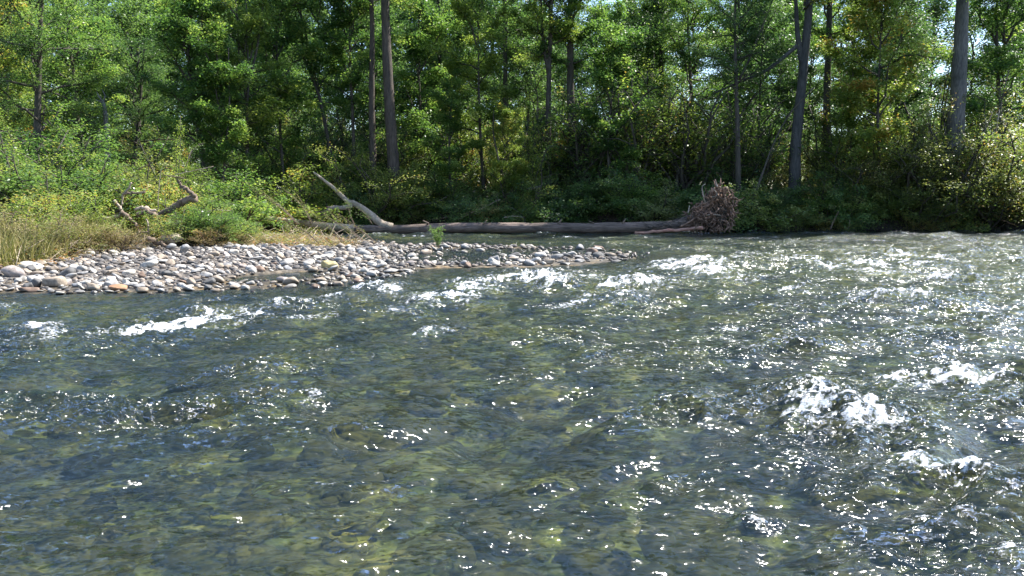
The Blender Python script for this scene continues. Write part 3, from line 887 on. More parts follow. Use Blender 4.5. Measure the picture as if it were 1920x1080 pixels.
for a in [
    ('bright yellow shrub under the pair of brown trunks', 700, 283, 40.8, ('bush', 4), 1.2),
    ('yellowish low shrub beside the bright yellow shrub', 755, 310, 41.3, ('bush', 4), 1.1),
    ('green shrub over the rising log branch', 640, 300, 41.8, ('bush', 2), 1.2),
    ('small green shrub on the undercut bank over the log fork', 770, 345, 41.6, ('bush', 1), 1.0),
    ('sunlit shrub below the golden sapling', 985, 305, 41.6, ('bush', 1), 1.0),
    ('leafy green shrub between yellow shrub and golden sapling', 840, 320, 41.8, ('bush', 3), 1.2),
    ('low shrub drooping over the undercut bank by the fallen limb', 890, 360, 41.5, ('bush', 2), 1.1),
    ('large dark shrub leaning over the middle of the drift log', 1110, 322, 41.5, ('deepbush', 0), 1.3),
    ('dark low shrub between the fallen limb and the large dark shrub', 1040, 350, 41.4, ('deepbush', 0), 1.2),
    ('dark glossy shrub just upstream of the large dark shrub', 1190, 315, 41.6, ('bush', 2), 1.3),
    ('rounded dark shrub touching the root ball', 1265, 335, 42.0, ('deepbush', 0), 1.2),
    ('tall upright reed thicket lit from behind', 1200, 180, 44.0, ('shoot', 1), 1.2),
    ('upright reed thicket beside the young shading tree', 1100, 190, 44.5, ('shoot', 0), 1.2),
    ('reed thicket directly above the root ball', 1290, 175, 44.5, ('shoot', 1), 1.2),
    ('dim reed thicket past the thin dark tree', 1420, 190, 45.0, ('shoot', 0), 1.2),
    ('dark shrub in shade at the foot of the curved grey trunk', 1440, 330, 41.6, ('deepbush', 0), 1.3),
    ('shaded shrub hiding the curved trunk base', 1545, 335, 41.4, ('bush', 2), 1.2),
    ('feathery olive shrub left of the bleached dead sapling', 1700, 262, 41.6, ('bush', 0), 1.2),
    ('olive shrub with yellow leaves on the sunny bank', 1620, 290, 41.5, ('bush', 0), 1.3),
    ('broad olive shrub under the largest grey trunk', 1770, 240, 41.0, ('bush', 0), 1.0),
    ('pale speckled shrub past the largest grey trunk', 1835, 215, 41.3, ('bush', 0), .8),
    ('pale green shrub at the far end of the bank', 1900, 230, 40.8, ('bush', 1), 1.0),
    ('grassy low shrub on the sunny bank edge', 1650, 355, 41.2, ('bush', 1), 1.5),
    ('low bright shrub over the water near the leaning sticks', 1730, 345, 41.2, ('bush', 0), 1.5),
    ('brownish low shrub under the pale speckled shrub', 1850, 320, 41.0, ('bush', 0), 1.3),
    ('dim shrub behind the root ball', 1350, 325, 42.6, ('bush', 2), 1.3),
    ('tall bright shrub between curved and largest grey trunks', 1590, 215, 43.0, ('bush', 1), .9),
    ('tall green shrub in the gap above the dark stump', 1010, 215, 45.0, ('bush', 1), .8),
    ('leafy green shrub deep behind the pair of brown trunks', 770, 225, 46.0, ('bush', 2), 1.0),
    ('bushy green growth deep behind the leaning tree', 560, 240, 45.0, ('bush', 2), 1.0),
    ('low bush at the end of the far bank over bare soil', 1940, 330, 40.6, ('bush', 0), 1.4),
    ('dusky growth in the hollow behind the low forked tree', 470, 255, 42.0, ('bush', 2), 1.1),
    ('pale sunlit growth behind the largest grey trunk', 1760, 170, 46.0, ('bush', 1), .9),
]:
    bush(*a, group=G2)
re_ = np.random.default_rng(88)
edge_seen = {}
for k in range(38):
    x = -7.5 + k * 1.05 + re_.uniform(-.3, .3)
    y = float(far_bank(x)) + re_.uniform(-.05, .9)
    s_ = re_.uniform(.45, 1.15)
    key = [('bush', 2), ('deepbush', 0), ('bush', 1), ('bush', 0), ('bush', 2)][re_.integers(5)] if x < 12 else [('bush', 0), ('bush', 1), ('bush', 2), ('bush', 4)][re_.integers(4)]
    z = float(ground_z(x, y))
    b = empty('bank_shrub', '', 'bush', 'low shrubs overhanging the edge of the far bank', loc=(x, y, z), rot=(re_.uniform(.25, .6), 0, re_.uniform(-.4, .4)), scale=(s_ * 1.3, s_ * 1.1, s_))
    b['label'] = number_label(edge_seen, 'low shrub drooping over the water, ' + behind_what(960 + x / y * F).replace('beyond', 'below'))
    cm, lm = CROWN[key]
    mesh_obj('foliage', cm, b)
    mesh_obj('stems', lm, b)
# thicket that closes the lower woods, one bush after the other
rt = np.random.default_rng(77)
for row, (Y0, n) in enumerate([(44.5, 20), (48.5, 22), (54, 22), (62, 22)]):
    for k in range(n):
        x = ((k + .5 + rt.uniform(-.4, .4)) / n * 2 - 1) * (Y0 * .76)
        y = Y0 + rt.uniform(-1, 1.5)
        s = rt.uniform(1.3, 2.2) * (1 + .12 * row)
        key = [('bush', 2), ('deepbush', 0), ('bush', 1), ('shoot', 0), ('bush', 0)][rt.integers(5)]
        if key[0] == 'shoot': s *= .62
        elif key in BIG:
            key = BIG[key]; s *= .5
        b = empty('thicket_bush', number_label(back_seen, 'shaded bush ' + ['just behind the bank shrubs, ', 'second line from the bank, ', 'among the forest trunks, ', 'deep among the forest trunks, '][row] + behind_what(960 + x / y * F)), 'bush', 'thicket bushes under the forest trees',
                  loc=(x, y, ground_z(x, y)), rot=(0, 0, rt.uniform(0, 6.28)), scale=(s, s, s * rt.uniform(.85, 1.25)))
        cm, lm = CROWN[key]
        mesh_obj('foliage', cm, b)
        mesh_obj('stems', lm, b)

# ------------------------------------------------------------------ the drift log with its root ball
YL = 37.6


def LP(px, py, Y=YL): return at_y(px, py, Y)


m_main = smooth_path([LP(470, 408, 36.2), LP(540, 414, 36.6), LP(610, 424, 37.0), LP(680, 429, 37.4), LP(745, 430), LP(850, 427), LP(1000, 427), LP(1150, 427), LP(1260, 424), LP(1320, 405)], 40)
rr_ = np.interp(np.linspace(0, 1, 40), [0, .25, .45, .8, 1], [.11, .17, .22, .265, .32])
o0 = m_main[20].copy()
lg = empty('drift_log', 'long bare drift log lying across the water, torn root ball at one end', 'log', loc=o0)
mesh_obj('trunk', tubes_mesh('trunk', [(m_main[12:] - o0, rr_[12:], 16)], BK['logwood'], .045), lg)
mesh_obj('painted_sunlit_end', tubes_mesh('painted_sunlit_end', [(m_main[:13] - o0 + UP * .004, rr_[:13] * 1.02, 16)], BK['pale'], .06), lg, label='bare end of the log, sunlight painted in as pale wood')  # pale colour paints sunlight onto this end of the log
b1p = smooth_path([LP(735, 428), LP(712, 418), LP(690, 398), LP(665, 382), LP(650, 376), LP(625, 352), LP(610, 340), LP(588, 323)], 18)
br = mesh_obj('branch', tubes_mesh('branch', [(b1p - o0, np.interp(np.linspace(0, 1, 18), [0, .2, .55, 1], [.25, .17, .12, .05]), 10)], BK['pale'], .09), lg, label='rising pale broken branch')
b2p = smooth_path([LP(662, 383), LP(645, 390), LP(622, 390), LP(600, 404), LP(585, 416)], 10)
mesh_obj('side_branch', tubes_mesh('side_branch', [(b2p - o0, np.linspace(.13, .09, 10), 8)], BK['pale'], .05), lg)
mesh_obj('branch_stub', tubes_mesh('branch_stub', [(np.array([LP(623, 391), LP(614, 388), LP(611, 389)]) - o0, [.08, .06, .04], 7)], BK['reddish'], .05), lg)
for sx, top, rd in [(800, 417, .05), (905, 416, .04), (1045, 414, .06), (1110, 417, .035), (1165, 413, .045)]:
    P = np.array([LP(sx, 424, YL - .1), LP(sx + 3, 418, YL - .15), LP(sx + (8 if sx % 2 else -7), top - 3, YL - .2)]) - o0
    mesh_obj('branch_stub', tubes_mesh('branch_stub', [(P, [rd * 1.3, rd, rd * .6], 7)], BK['weathered'], .1), lg)
# root ball: a plate of thick roots, hundreds of thin broken roots and clods
rr2 = np.random.default_rng(91)
cen = LP(1342, 392)
cen2 = LP(1306, 408)
specs = []
for k in range(34):
    a = rr2.uniform(0, 6.28)
    rad = rr2.uniform(.5, 1.15)
    d = np.array([math.cos(a) * .85 * rad + .15, rr2.normal(0, .35), math.sin(a) * 1.2 * rad])
    if d[2] < -.85: d[2] = -.85
    pts = [cen + np.array([-.35, 0, -.35]), cen + d * .45 + rr2.normal(0, .1, 3), cen + d * .8 + rr2.normal(0, .15, 3), cen + d + rr2.normal(0, .2, 3)]
    specs.append((smooth_path(np.array(pts) - o0, 7), np.linspace(.11, .02, 7) * rr2.uniform(.6, 1.3), 6))
import bmesh as _b
_bm = _b.new(); _b.ops.create_icosphere(_bm, subdivisions=4, radius=1)
cv = np.array([v.co[:] for v in _bm.verts]); cf = np.array([[v.index for v in f.verts] for f in _bm.faces]); _bm.free()
cn = 1 + .22 * np.sin(cv @ np.array([5.1, 2.3, 3.7]) + 1) * np.sin(cv @ np.array([-2.2, 4.9, 6.1])) + .1 * rr2.normal(size=len(cv))
cv = cv * cn[:, None] * np.array([.62, .42, .86]) + (cen - o0) + np.array([.05, .12, -.12])
mesh_obj('soil_clump', np_mesh('soil_clump', cv, cf, BK['dark'], False), lg)
mesh_obj('root_ball', tubes_mesh('root_ball', specs, BK['root'], .12), lg, label='upturned ball of reddish brown roots')
specs = []
for k in range(900):
    a = rr2.uniform(0, 6.28); q = rr2.uniform(0, 1) ** .6
    cx = math.cos(a) * q * .95; cz = math.sin(a) * q * 1.22
    if cz > .3 and cx < -.35: cx += .5
    if k % 4 == 0:
        cx *= .5; cz *= .55; c = cen2 + np.array([cx, rr2.normal(-.2, .25), cz])
    else:
        c = cen + np.array([cx + .02, rr2.normal(-.1, .32), max(cz, -1.0)])
    ln = rr2.uniform(.12, .42)
    d = rr2.normal(size=3) * np.array([.6, .5, .9]); d[2] -= .35; d /= np.linalg.norm(d)
    e = c + d * ln
    e[2] = max(e[2], -.02)
    specs.append((np.array([c, (c + e) / 2 + rr2.normal(0, .03, 3), e]) - o0, np.array([.034, .026, .01]) * rr2.uniform(.4, 1.7), 4))
mesh_obj('rootlets', tubes_mesh('rootlets', specs, BK['root']), lg, kind='stuff')
for pp, rad, mt in [([(1322, 380), (1316, 352), (1323, 345)], .035, 'pale'), ([(1345, 350), (1342, 342)], .05, 'pale'), ([(1290, 400), (1293, 385)], .05, 'pale'), ([(1275, 425), (1290, 418), (1312, 402)], .06, 'root'), ([(1330, 372), (1345, 365), (1338, 355)], .04, 'pale'),
                    ([(1312, 384), (1330, 378), (1342, 370)], .04, 'root'), ([(1322, 404), (1338, 402), (1352, 404)], .04, 'pale')]:
    P = np.array([LP(a, b, YL - .55) for a, b in pp]) - o0
    mesh_obj('broken_root', tubes_mesh('broken_root', [(smooth_path(P, 6), np.linspace(rad, rad * .5, 6), 6)], BK[mt], .08), lg)
# thin roots trailing along the log's crown end
specs = []
for k in range(170):
    x0 = rr2.uniform(1215, 1300)
    c = LP(x0, 428 - (x0 - 1215) / 85 * 28 * rr2.uniform(.0, 1.0), YL + rr2.uniform(-.5, .2))
    e = c + np.array([-rr2.uniform(.1, .5), rr2.normal(0, .1), rr2.normal(-.05, .14)])
    specs.append((np.array([c, (c + e) / 2 + rr2.normal(0, .04, 3), e]) - o0, np.array([.014, .01, .005]), 3))
mesh_obj('fine_roots', tubes_mesh('fine_roots', specs, BK['dark']), lg, kind='stuff')


def stick(name, label, cat, pp, Y, r0, r1, mat='pale', sides=7, n=None, wob=.05, group=None, dy=None):
    P = np.array([at_y(a, b, Y + (dy[i] if dy else 0)) for i, (a, b) in enumerate(pp)])
    P = smooth_path(P, n or max(4, len(pp) * 4))
    jr = np.random.default_rng(int(abs(P[0][0]) * 977) % 9999)
    P[1:-1] += jr.normal(0, .35 * min(r0, .1), (len(P) - 2, 3))
    o0 = P[0].copy()
    return mesh_obj(name, tubes_mesh(name, [(P - o0, np.linspace(r0, r1, len(P)), sides)], BK[mat], wob), label=label, cat=cat, group=group, loc=o0)


GD = 'driftwood pieces piled on the slope above the gravel bar'
stick('fallen_pole', 'thin reddish pole floating against the log below the root ball', 'log', [(1190, 437), (1250, 433), (1318, 427)], YL - .75, .07, .09, 'reddish')
stick('fallen_limb', 'dark dead limb propped on the bank under the golden sapling', 'branch', [(870, 388), (930, 372), (965, 358), (1015, 352)], 41.1, .05, .11, 'dark')
stick('thin_branch', 'thin pale branch slanting down to the drift log', 'branch', [(852, 416), (890, 396), (938, 374)], 40.0, .04, .02, 'pale')
stick('thin_branch', 'long thin grey branch lying beside the slanting pale branch', 'branch', [(810, 413), (860, 403), (905, 390)], 40.1, .03, .02, 'weathered')
stick('thin_branch', 'pale twig lying on the bank beyond the drift log', 'branch', [(945, 408), (965, 405), (985, 409)], 39.6, .03, .02, 'pale')
stick('dead_branch', 'forked dark dead stem rising by the golden sapling', 'branch', [(960, 362), (963, 340), (970, 310)], 40.8, .06, .03, 'dark')
stick('leaning_stick', 'bare stick leaning out of the water at the shaded bank', 'branch', [(1557, 430), (1563, 414), (1572, 396)], 39.8, .04, .02, 'weathered')
stick('leaning_stick', 'second short stick poking from the water, by the bare leaning stick', 'branch', [(1590, 429), (1593, 420), (1593, 412)], 39.8, .025, .015, 'pale')
stick('driftwood_limb', 'thick curved brown broken limb rising out of the low bush', 'branch', [(296, 404), (330, 385), (345, 377), (368, 372)], 25.2, .085, .13, 'weathered', 12, wob=.1, group=GD)
stick('driftwood_limb', 'short brown snapped limb hooked upward at the top of the curved limb', 'branch', [(367, 368), (350, 356), (337, 346), (336, 338)], 25.1, .075, .04, 'weathered', 9, group=GD)
stick('driftwood_stick', 'pale bent upright stick in the driftwood tangle', 'branch', [(228, 385), (232, 365), (240, 355), (247, 343)], 24.9, .035, .03, 'pale', group=GD)
stick('driftwood_stick', 'grey stick lying level across the driftwood tangle', 'branch', [(231, 364), (250, 362), (272, 360)], 24.9, .045, .03, 'weathered', group=GD)
stick('driftwood_limb', 'pale forked limb at the lower end of the driftwood tangle', 'branch', [(194, 411), (212, 408), (228, 400), (222, 388), (214, 376)], 24.3, .06, .05, 'pale', group=GD)
stick('driftwood_limb', 'brown limb running down from the forked limb into dry leaves', 'branch', [(228, 398), (242, 411), (258, 425)], 24.2, .08, .04, 'weathered', group=GD)
stick('driftwood_stick', 'slim pale stick standing up from the bar edge', 'branch', [(278, 440), (279, 425), (273, 411)], 23.6, .035, .025, 'pale', group=GD)
stick('driftwood_stick', 'long thin stick slanting over the dry leaves', 'branch', [(228, 448), (250, 440), (277, 434)], 23.2, .02, .02, 'weathered', group=GD)
stick('driftwood_stick', 'thin bleached stem rising high out of the tangle', 'branch', [(296, 400), (297, 365), (300, 335), (303, 318), (309, 305)], 24.8, .013, .008, 'pale', group=GD)
stick('driftwood_stick', 'fine pale twig reaching over the bushes to the hollow', 'branch', [(330, 327), (360, 321), (400, 312)], 25.5, .015, .01, 'pale', group=GD)
stick('driftwood_stick', 'dark twig leaning up to the tall pale green bush', 'branch', [(258, 318), (290, 300), (316, 256)], 28.5, .025, .01, 'weathered', group=GD)
stick('drift_log_piece', 'short thick tan log piece at the edge of the gravel bar', 'log', [(302, 449), (318, 448), (334, 450)], 23.7, .17, .17, 'pale', 12, group=GD)
stick('driftwood_limb', 'dark limb lying on the stones before the tan log piece', 'branch', [(280, 448), (295, 455), (318, 465)], 23.2, .09, .05, 'weathered', group=GD)
stick('driftwood_stick', 'pale twig bowed over the sprawling low bush', 'branch', [(385, 400), (400, 394), (432, 395)], 25.0, .015, .012, 'pale', group=GD)
stick('driftwood_stick', 'thin upright pale stem within the sprawling low bush', 'branch', [(415, 428), (414, 408), (417, 394)], 24.9, .015, .012, 'pale', group=GD)
stick('driftwood_stick', 'dark stick crossing at the butt end of the drift log', 'branch', [(455, 395), (480, 405), (500, 412)], 34.0, .05, .04, 'dark', group=GD)
stick('driftwood_stick', 'pale stick half buried by the dry grass slope', 'branch', [(95, 418), (115, 414), (132, 413)], 21.6, .02, .02, 'pale', group=GD)
stick('driftwood_limb', 'flat bleached slab of wood in the middle of the driftwood tangle', 'branch', [(254, 393), (272, 390), (292, 396)], 24.6, .06, .05, 'pale', group=GD)
stick('driftwood_limb', 'brown stub limb under the bleached slab', 'branch', [(258, 402), (276, 396), (296, 404)], 24.5, .08, .06, 'weathered', group=GD)
stick('fallen_branch', 'grey branch lying behind the tangle between two bushes', 'branch', [(308, 329), (325, 331), (345, 334)], 27.4, .025, .02, 'weathered', group=GD)
stick('bank_root', 'bare brown roots trailing down the soil at the end of the far bank', 'branch', [(1850, 395), (1880, 412), (1905, 424)], 40.2, .06, .03, 'root')
stick('bank_root', 'pale root curling over the far bank below the speckled shrub', 'branch', [(1885, 350), (1900, 358), (1920, 362)], 40.3, .05, .03, 'pale')
stick('dead_branch', 'long arching bare branch among the bank shrubs by the shaded trunk', 'branch', [(1630, 330), (1638, 340), (1650, 349)], 41.0, .03, .02, 'pale')

# ------------------------------------------------------------------ willow sprigs on the bar
def sprig(label, pts, Y, mat, n=90, lf=.07, wd=.018, name='willow_sprig', group=None, nst=1, cat='plant', sprd=.06, r0=.012):
    P0 = at_y(*pts[0], Y)
    root = empty(name, label, cat, group, loc=P0)
    r = np.random.default_rng(int(abs(P0[0]) * 1000) + 3)
    specs, C = [], []
    W = np.array([at_y(a, b, Y) for a, b in pts]) - P0
    for k in range(nst):
        Wk = W.copy()
        off = r.normal(0, .12, 3) * np.array([1, 1, .5]) * (nst > 1)
        Wk[1:] = Wk[1:] + off * np.linspace(.4, 1.6, len(W) - 1)[:, None]
        Wk[0] += off * .3 * np.array([1, 1, 0])
        pth = smooth_path(Wk, 9)
        specs.append((pth, np.linspace(r0, .004, 9), 4))
        t = r.uniform(.25, 1, n)
        idx = t * 8
        i = np.minimum(idx.astype(int), 7)
        c = pth[i] + (pth[i + 1] - pth[i]) * (idx - i)[:, None] + r.normal(0, sprd, (n, 3))
        C.append(c)
    C = np.vstack(C)
    mesh_obj('stem', tubes_mesh('stem', specs, BK['weathered']), root)
    mesh_obj('foliage', leaves_mesh('foliage', C, r.normal(.5, .2, len(C)), LF[mat], 3, lf, wd, up=.3), root)


GW = 'willow sprigs leaning over the gravel bar'
sprig('small bright green plant standing alone among the stones of the bar tip', [(821, 464), (820, 448), (818, 428)], 25.6, 'fresh', 130, .08, .025, 'small_plant', sprd=.05, nst=5)
for lab, pts, Y, mt, nn, ns_ in [
    ('willow sprig leaning farthest over the side channel', [(708, 456), (680, 432), (655, 412), (640, 400)], 27.5, 'olive', 70, 2),
    ('bent willow sprig crossing the drift log', [(690, 458), (655, 430), (630, 412), (618, 400)], 27.0, 'olive', 90, 3),
    ('arching willow sprig behind the bar stones', [(645, 455), (620, 430), (590, 412), (572, 400)], 26.6, 'olive', 110, 2),
    ('dry looking sprig stooping over the back of the bar', [(600, 456), (575, 432), (555, 420), (540, 414)], 26.0, 'straw', 100, 2),
    ('fine upright sprig against the shaded hollow', [(585, 420), (570, 390), (555, 370), (540, 355)], 30.0, 'olive', 70, 3),
    ('tall thin sprig by the butt end of the log', [(560, 420), (530, 390), (505, 370), (480, 350)], 30.5, 'olive', 80, 3),
    ('leafy sprig in front of the side branch of the log', [(665, 425), (655, 405), (648, 385), (640, 378)], 30.0, 'fresh', 70, 2),
    ('short green sprig left of the log fork', [(700, 420), (690, 405), (680, 395)], 30.5, 'fresh', 60, 2)]:
    sprig(lab, pts, Y, mt, nn, nst=ns_, group=GW)

# ------------------------------------------------------------------ grass, weeds, litter (uncountable)
def blades(name, pts, r, hgt, wid, mat, lean=.35):
    n = len(pts)
    a = r.uniform(0, 6.28, n)
    S = np.stack([np.cos(a), np.sin(a), np.zeros(n)], 1)
    hh = (hgt * r.uniform(.5, 1.3, n))[:, None]
    D = np.stack([r.normal(0, lean, n), r.normal(0, lean, n), np.ones(n)], 1)
    b0 = pts - S * wid; b1 = pts + S * wid
    tip = pts + D * hh
    mid0 = pts + D * hh * .55 - S * wid * .8 + UP * hh * .08; mid1 = mid0 + S * wid * 1.6
    V = np.stack([b0, b1, mid1, mid0, tip], 1).reshape(-1, 3)
    i = np.arange(n)[:, None] * 5
    q = i + np.array([[0, 1, 2, 3]]); t = i + np.array([[3, 2, 4]])
    tone = np.repeat(np.clip(r.normal(.5, .25, n), 0, 1), 1)
    return np_mesh(name, V, [q, t], mat, False, fattrs={'leaf_tone': np.concatenate([tone, tone])})


def scatter(n, r, x0, x1, y0, y1, fn):
    x = r.uniform(x0, x1, n * 6); y = r.uniform(y0, y1, n * 6)
    keep = r.random(n * 6) < fn(x, y)
    x, y = x[keep][:n], y[keep][:n]
    return np.stack([x, y, ground_z(x, y)], 1)


rg = np.random.default_rng(31)
vegf = lambda x, y: (poly_sd(VEG, x, y) > rg.uniform(-.1, .7, len(x))) * (1 / (1 + np.maximum(poly_sd(VEG, x, y) - 2.2, 0)))
# tall dry grass at the near end of the slope
pg = scatter(9000, rg, -20, -7.5, 14.5, 24, lambda x, y: vegf(x, y) * np.clip(1.0 - (960 + x / y * F - 60) / 300, .04, 1) * sstep(-.8, .6, samp(GN, 32, x * 1.6, y * 1.6)))
mesh_obj('dry_grass', blades('dry_grass', pg, rg, .85, .009, LF['straw'], .42), label='tall dry yellow grass on the slope by the stones', cat='grass', kind='stuff')
pg = scatter(12000, rg, -20, -4.5, 15, 32, lambda x, y: vegf(x, y))
mesh_obj('low_weeds', leaves_mesh('low_weeds', pg + np.stack([rg.normal(0, .05, len(pg)), rg.normal(0, .05, len(pg)), rg.uniform(.03, .5, len(pg)) * (.4 + .6 * sstep(-.6, .8, samp(GN, 32, pg[:, 0] * 2, pg[:, 1] * 2)))], 1), rg.normal(.55, .25, len(pg)), LF['olive'], 5, .07, .032), label='low green weeds at the edge of the gravel bar', cat='weeds', kind='stuff')
pg = scatter(12000, rg, -20, -4.0, 15, 32, lambda x, y: (poly_sd(VEG, x, y) > rg.uniform(-.7, .3, len(x))) * (1 / (1 + np.maximum(poly_sd(VEG, x, y) - 2.5, 0))))
mesh_obj('dry_leaves', leaves_mesh('dry_leaves', pg + np.stack([rg.normal(0, .04, len(pg)), rg.normal(0, .04, len(pg)), np.abs(rg.normal(.03, .1, len(pg)))], 1), rg.normal(.55, .25, len(pg)), LF['dry'], 6, .09, .055, droop=0), label='dry tan leaf litter behind the gravel bar', cat='leaf litter', kind='stuff')
# dead twigs among the litter
specs = []
pt = scatter(800, rg, -17, -4.5, 16, 31, lambda x, y: (poly_sd(VEG, x, y) > -.2) * (1 / (1 + np.maximum(poly_sd(VEG, x, y) - 2.0, 0))))
for c in pt:
    a = rg.uniform(0, 6.28); ln = rg.uniform(.25, .9)
    d = np.array([math.cos(a), math.sin(a), rg.uniform(0, .7)]) * ln
    c = c + np.array([0, 0, .05])
    specs.append((np.array([c, c + d * .5 + rg.normal(0, .04, 3), c + d]), [.012, .01, .005], 3))
mesh_obj('twig_litter', tubes_mesh('twig_litter', specs, BK['pale']), label='dead twigs littering the slope behind the stones', cat='twigs', kind='stuff')
# undergrowth and overhanging weeds on the far bank
def bankf(x, y):
    t = y - far_bank(x)
    return ((t > .02) & (t < 7)) * (1 / (1 + .6 * t))
pg = scatter(26000, rg, -14, 32, 40, 49, bankf)
mesh_obj('undergrowth', leaves_mesh('undergrowth', pg + np.stack([rg.normal(0, .1, len(pg)), rg.normal(-.1, .12, len(pg)), rg.uniform(-.12, .75, len(pg)) * rg.uniform(.3, 1, len(pg))], 1), rg.normal(.45, .22, len(pg)), LF['forest'], 7, .11, .07), label='leafy undergrowth covering the far bank', cat='undergrowth', kind='stuff')
pg = scatter(5000, rg, 12, 32, 40, 43, lambda x, y: ((y - far_bank(x)) > .2) * ((y - far_bank(x)) < 1.8) * (.3 + .7 * (x > 15)))
mesh_obj('bank_grass', blades('bank_grass', pg, rg, .5, .012, LF['bright'], .5), label='green grass tufts along the sunny far bank', cat='grass', kind='stuff')
specs = []
for k in range(420):
    x = rg.uniform(-8, 31); y = far_bank(x) + rg.uniform(-.1, .5)
    z0 = rg.uniform(.25, .95)
    c = np.array([x, y - .1, z0])
    d = np.array([rg.normal(0, .2), -rg.uniform(.05, .3), -rg.uniform(.15, .6)])
    specs.append((np.array([c, c + d * .5 + rg.normal(0, .04, 3), c + d]), [.016, .012, .005], 3))
mesh_obj('hanging_roots', tubes_mesh('hanging_roots', specs, BK['dark']), label='thin roots and dead stems hanging over the undercut bank', cat='roots', kind='stuff')

# ------------------------------------------------------------------ stones
def ico(level):
    import bmesh
    bm = bmesh.new()
    bmesh.ops.create_icosphere(bm, subdivisions=level, radius=1)
    bm.verts.ensure_lookup_table()
    v = np.array([x.co[:] for x in bm.verts]); f = np.array([[q.index for q in p.verts] for p in bm.faces])
    bm.free()
    return v, f


I1, I2 = ico(2), ico(3)


def stone_verts(base, r, ax, rough=.10):
    v = base.copy()
    # a cobble: superellipsoid with a few planed-off sides
    v = np.sign(v) * np.abs(v) ** r.uniform(.8, 1.0)
    v /= np.linalg.norm(v, axis=1)[:, None] ** .8
    for _ in range(r.integers(6, 12)):
        n = r.normal(size=3); n /= np.linalg.norm(n)
        d = r.uniform(.55, .82)
        s = v @ n
        v = v - np.where(s > d, (s - d) * .93, 0)[:, None] * n
    w = r.normal(size=(3, 3)) * 1.6
    ph = r.uniform(0, 6.28, 3)
    v = v * (1 + rough * .5 * np.sin(v @ w + ph).sum(1) / 1.7)[:, None]
    return v * np.array(ax)


def stone_mat(name, stops, wetdark=True):
    m, N, L, out = new_mat(name)
    tc = N('ShaderNodeTexCoord')
    at = N('ShaderNodeAttribute', attribute_name='stone_tone')
    oi = N('ShaderNodeObjectInfo')
    ad = N('ShaderNodeMath', operation='ADD'); L(at.outputs['Fac'], ad.inputs[0])
    if name.endswith('mixed'):
        L(oi.outputs['Random'], ad.inputs[1])
    r = ramp(N, stops); L(ad.outputs[0], r.inputs[0])
    geo = N('ShaderNodeNewGeometry')
    n1 = N('ShaderNodeTexNoise', i_Scale=9.0, i_Detail=8.0, i_Roughness=.7); L(geo.outputs['Position'], n1.inputs['Vector'])
    r1 = ramp(N, [(.34, (.42, .4, .37)), (.5, (.85, .83, .8)), (.66, (1.15, 1.15, 1.15))]); L(n1.outputs[0], r1.inputs[0])
    mx = N('ShaderNodeMix', data_type='RGBA', blend_type='MULTIPLY'); mx.inputs[0].default_value = 1
    L(r.outputs[0], mx.inputs[6]); L(r1.outputs[0], mx.inputs[7])
    sx = N('ShaderNodeSeparateXYZ'); L(geo.outputs['Position'], sx.inputs[0])
    zz = N('ShaderNodeMath', operation='MULTIPLY_ADD'); L(n1.outputs[0], zz.inputs[0]); zz.inputs[1].default_value = -.08; L(sx.outputs['Z'], zz.inputs[2])
    mr = N('ShaderNodeMapRange'); mr.inputs['From Min'].default_value = -.02; mr.inputs['From Max'].default_value = .03
    L(zz.outputs[0], mr.inputs['Value'])
    wc = N('ShaderNodeMix', data_type='RGBA', blend_type='MULTIPLY'); wc.inputs[0].default_value = 1
    L(mx.outputs[2], wc.inputs[6]); wc.inputs[7].default_value = (.33, .31, .27, 1)
    m2 = N('ShaderNodeMix', data_type='RGBA'); L(mr.outputs[0], m2.inputs[0]); L(wc.outputs[2], m2.inputs[6]); L(mx.outputs[2], m2.inputs[7])
    rr = N('ShaderNodeMapRange'); rr.inputs['To Min'].default_value = .9 if 'bed' in name or 'mossy' in name else .25; rr.inputs['To Max'].default_value = .8; L(mr.outputs[0], rr.inputs['Value'])
    p = N('ShaderNodeBsdfPrincipled'); p.inputs['Specular IOR Level'].default_value = 0.0 if 'bed' in name or 'mossy' in name else .5; L(m2.outputs[2], p.inputs['Base Color']); L(rr.outputs[0], p.inputs['Roughness'])
    b = N('ShaderNodeBump', i_Strength=.5, i_Distance=.012); L(n1.outputs[0], b.inputs['Height']); L(b.outputs[0], p.inputs['Normal'])
    L(p.outputs[0], out.inputs[0])
    return m


mixed = [(0, (.16, .145, .135)), (.16, (.28, .25, .225)), (.35, (.4, .365, .33)), (.52, (.24, .21, .18)), (.68, (.5, .47, .43)), (.84, (.3, .24, .19)), (1, (.12, .11, .105))]
m_mixed = stone_mat('stone_mixed', mixed)
MS = {
    'light grey': stone_mat('stone_light_grey', [(0, (.4, .38, .35)), (1, (.42, .4, .38))]),
    'pale cream': stone_mat('stone_pale_cream', [(0, (.52, .48, .42)), (1, (.5, .48, .44))]),
    'tan': stone_mat('stone_tan', [(0, (.33, .27, .21)), (1, (.33, .27, .21))]),
    'mid grey': stone_mat('stone_mid_grey', [(0, (.27, .26, .26)), (1, (.3, .3, .3))]),
    'dark grey': stone_mat('stone_dark_grey', [(0, (.12, .115, .11)), (1, (.12, .12, .12))]),
    'pinkish': stone_mat('stone_pinkish', [(0, (.36, .31, .285)), (1, (.36, .31, .29))]),
    'brown': stone_mat('stone_brown', [(0, (.22, .15, .11)), (1, (.22, .15, .11))]),
    'yellow': stone_mat('stone_yellow', [(0, (.5, .42, .2)), (1, (.5, .42, .22))]),
    'orange': stone_mat('stone_orange', [(0, (.4, .22, .12)), (1, (.4, .22, .12))]),
}
COLS = ['light grey', 'pale cream', 'tan', 'mid grey', 'dark grey', 'pinkish', 'brown']
PROB = [.26, .17, .18, .21, .1, .03, .05]
shapes = {'rounded': [], 'flat': [], 'blocky': []}
rs = np.random.default_rng(41)
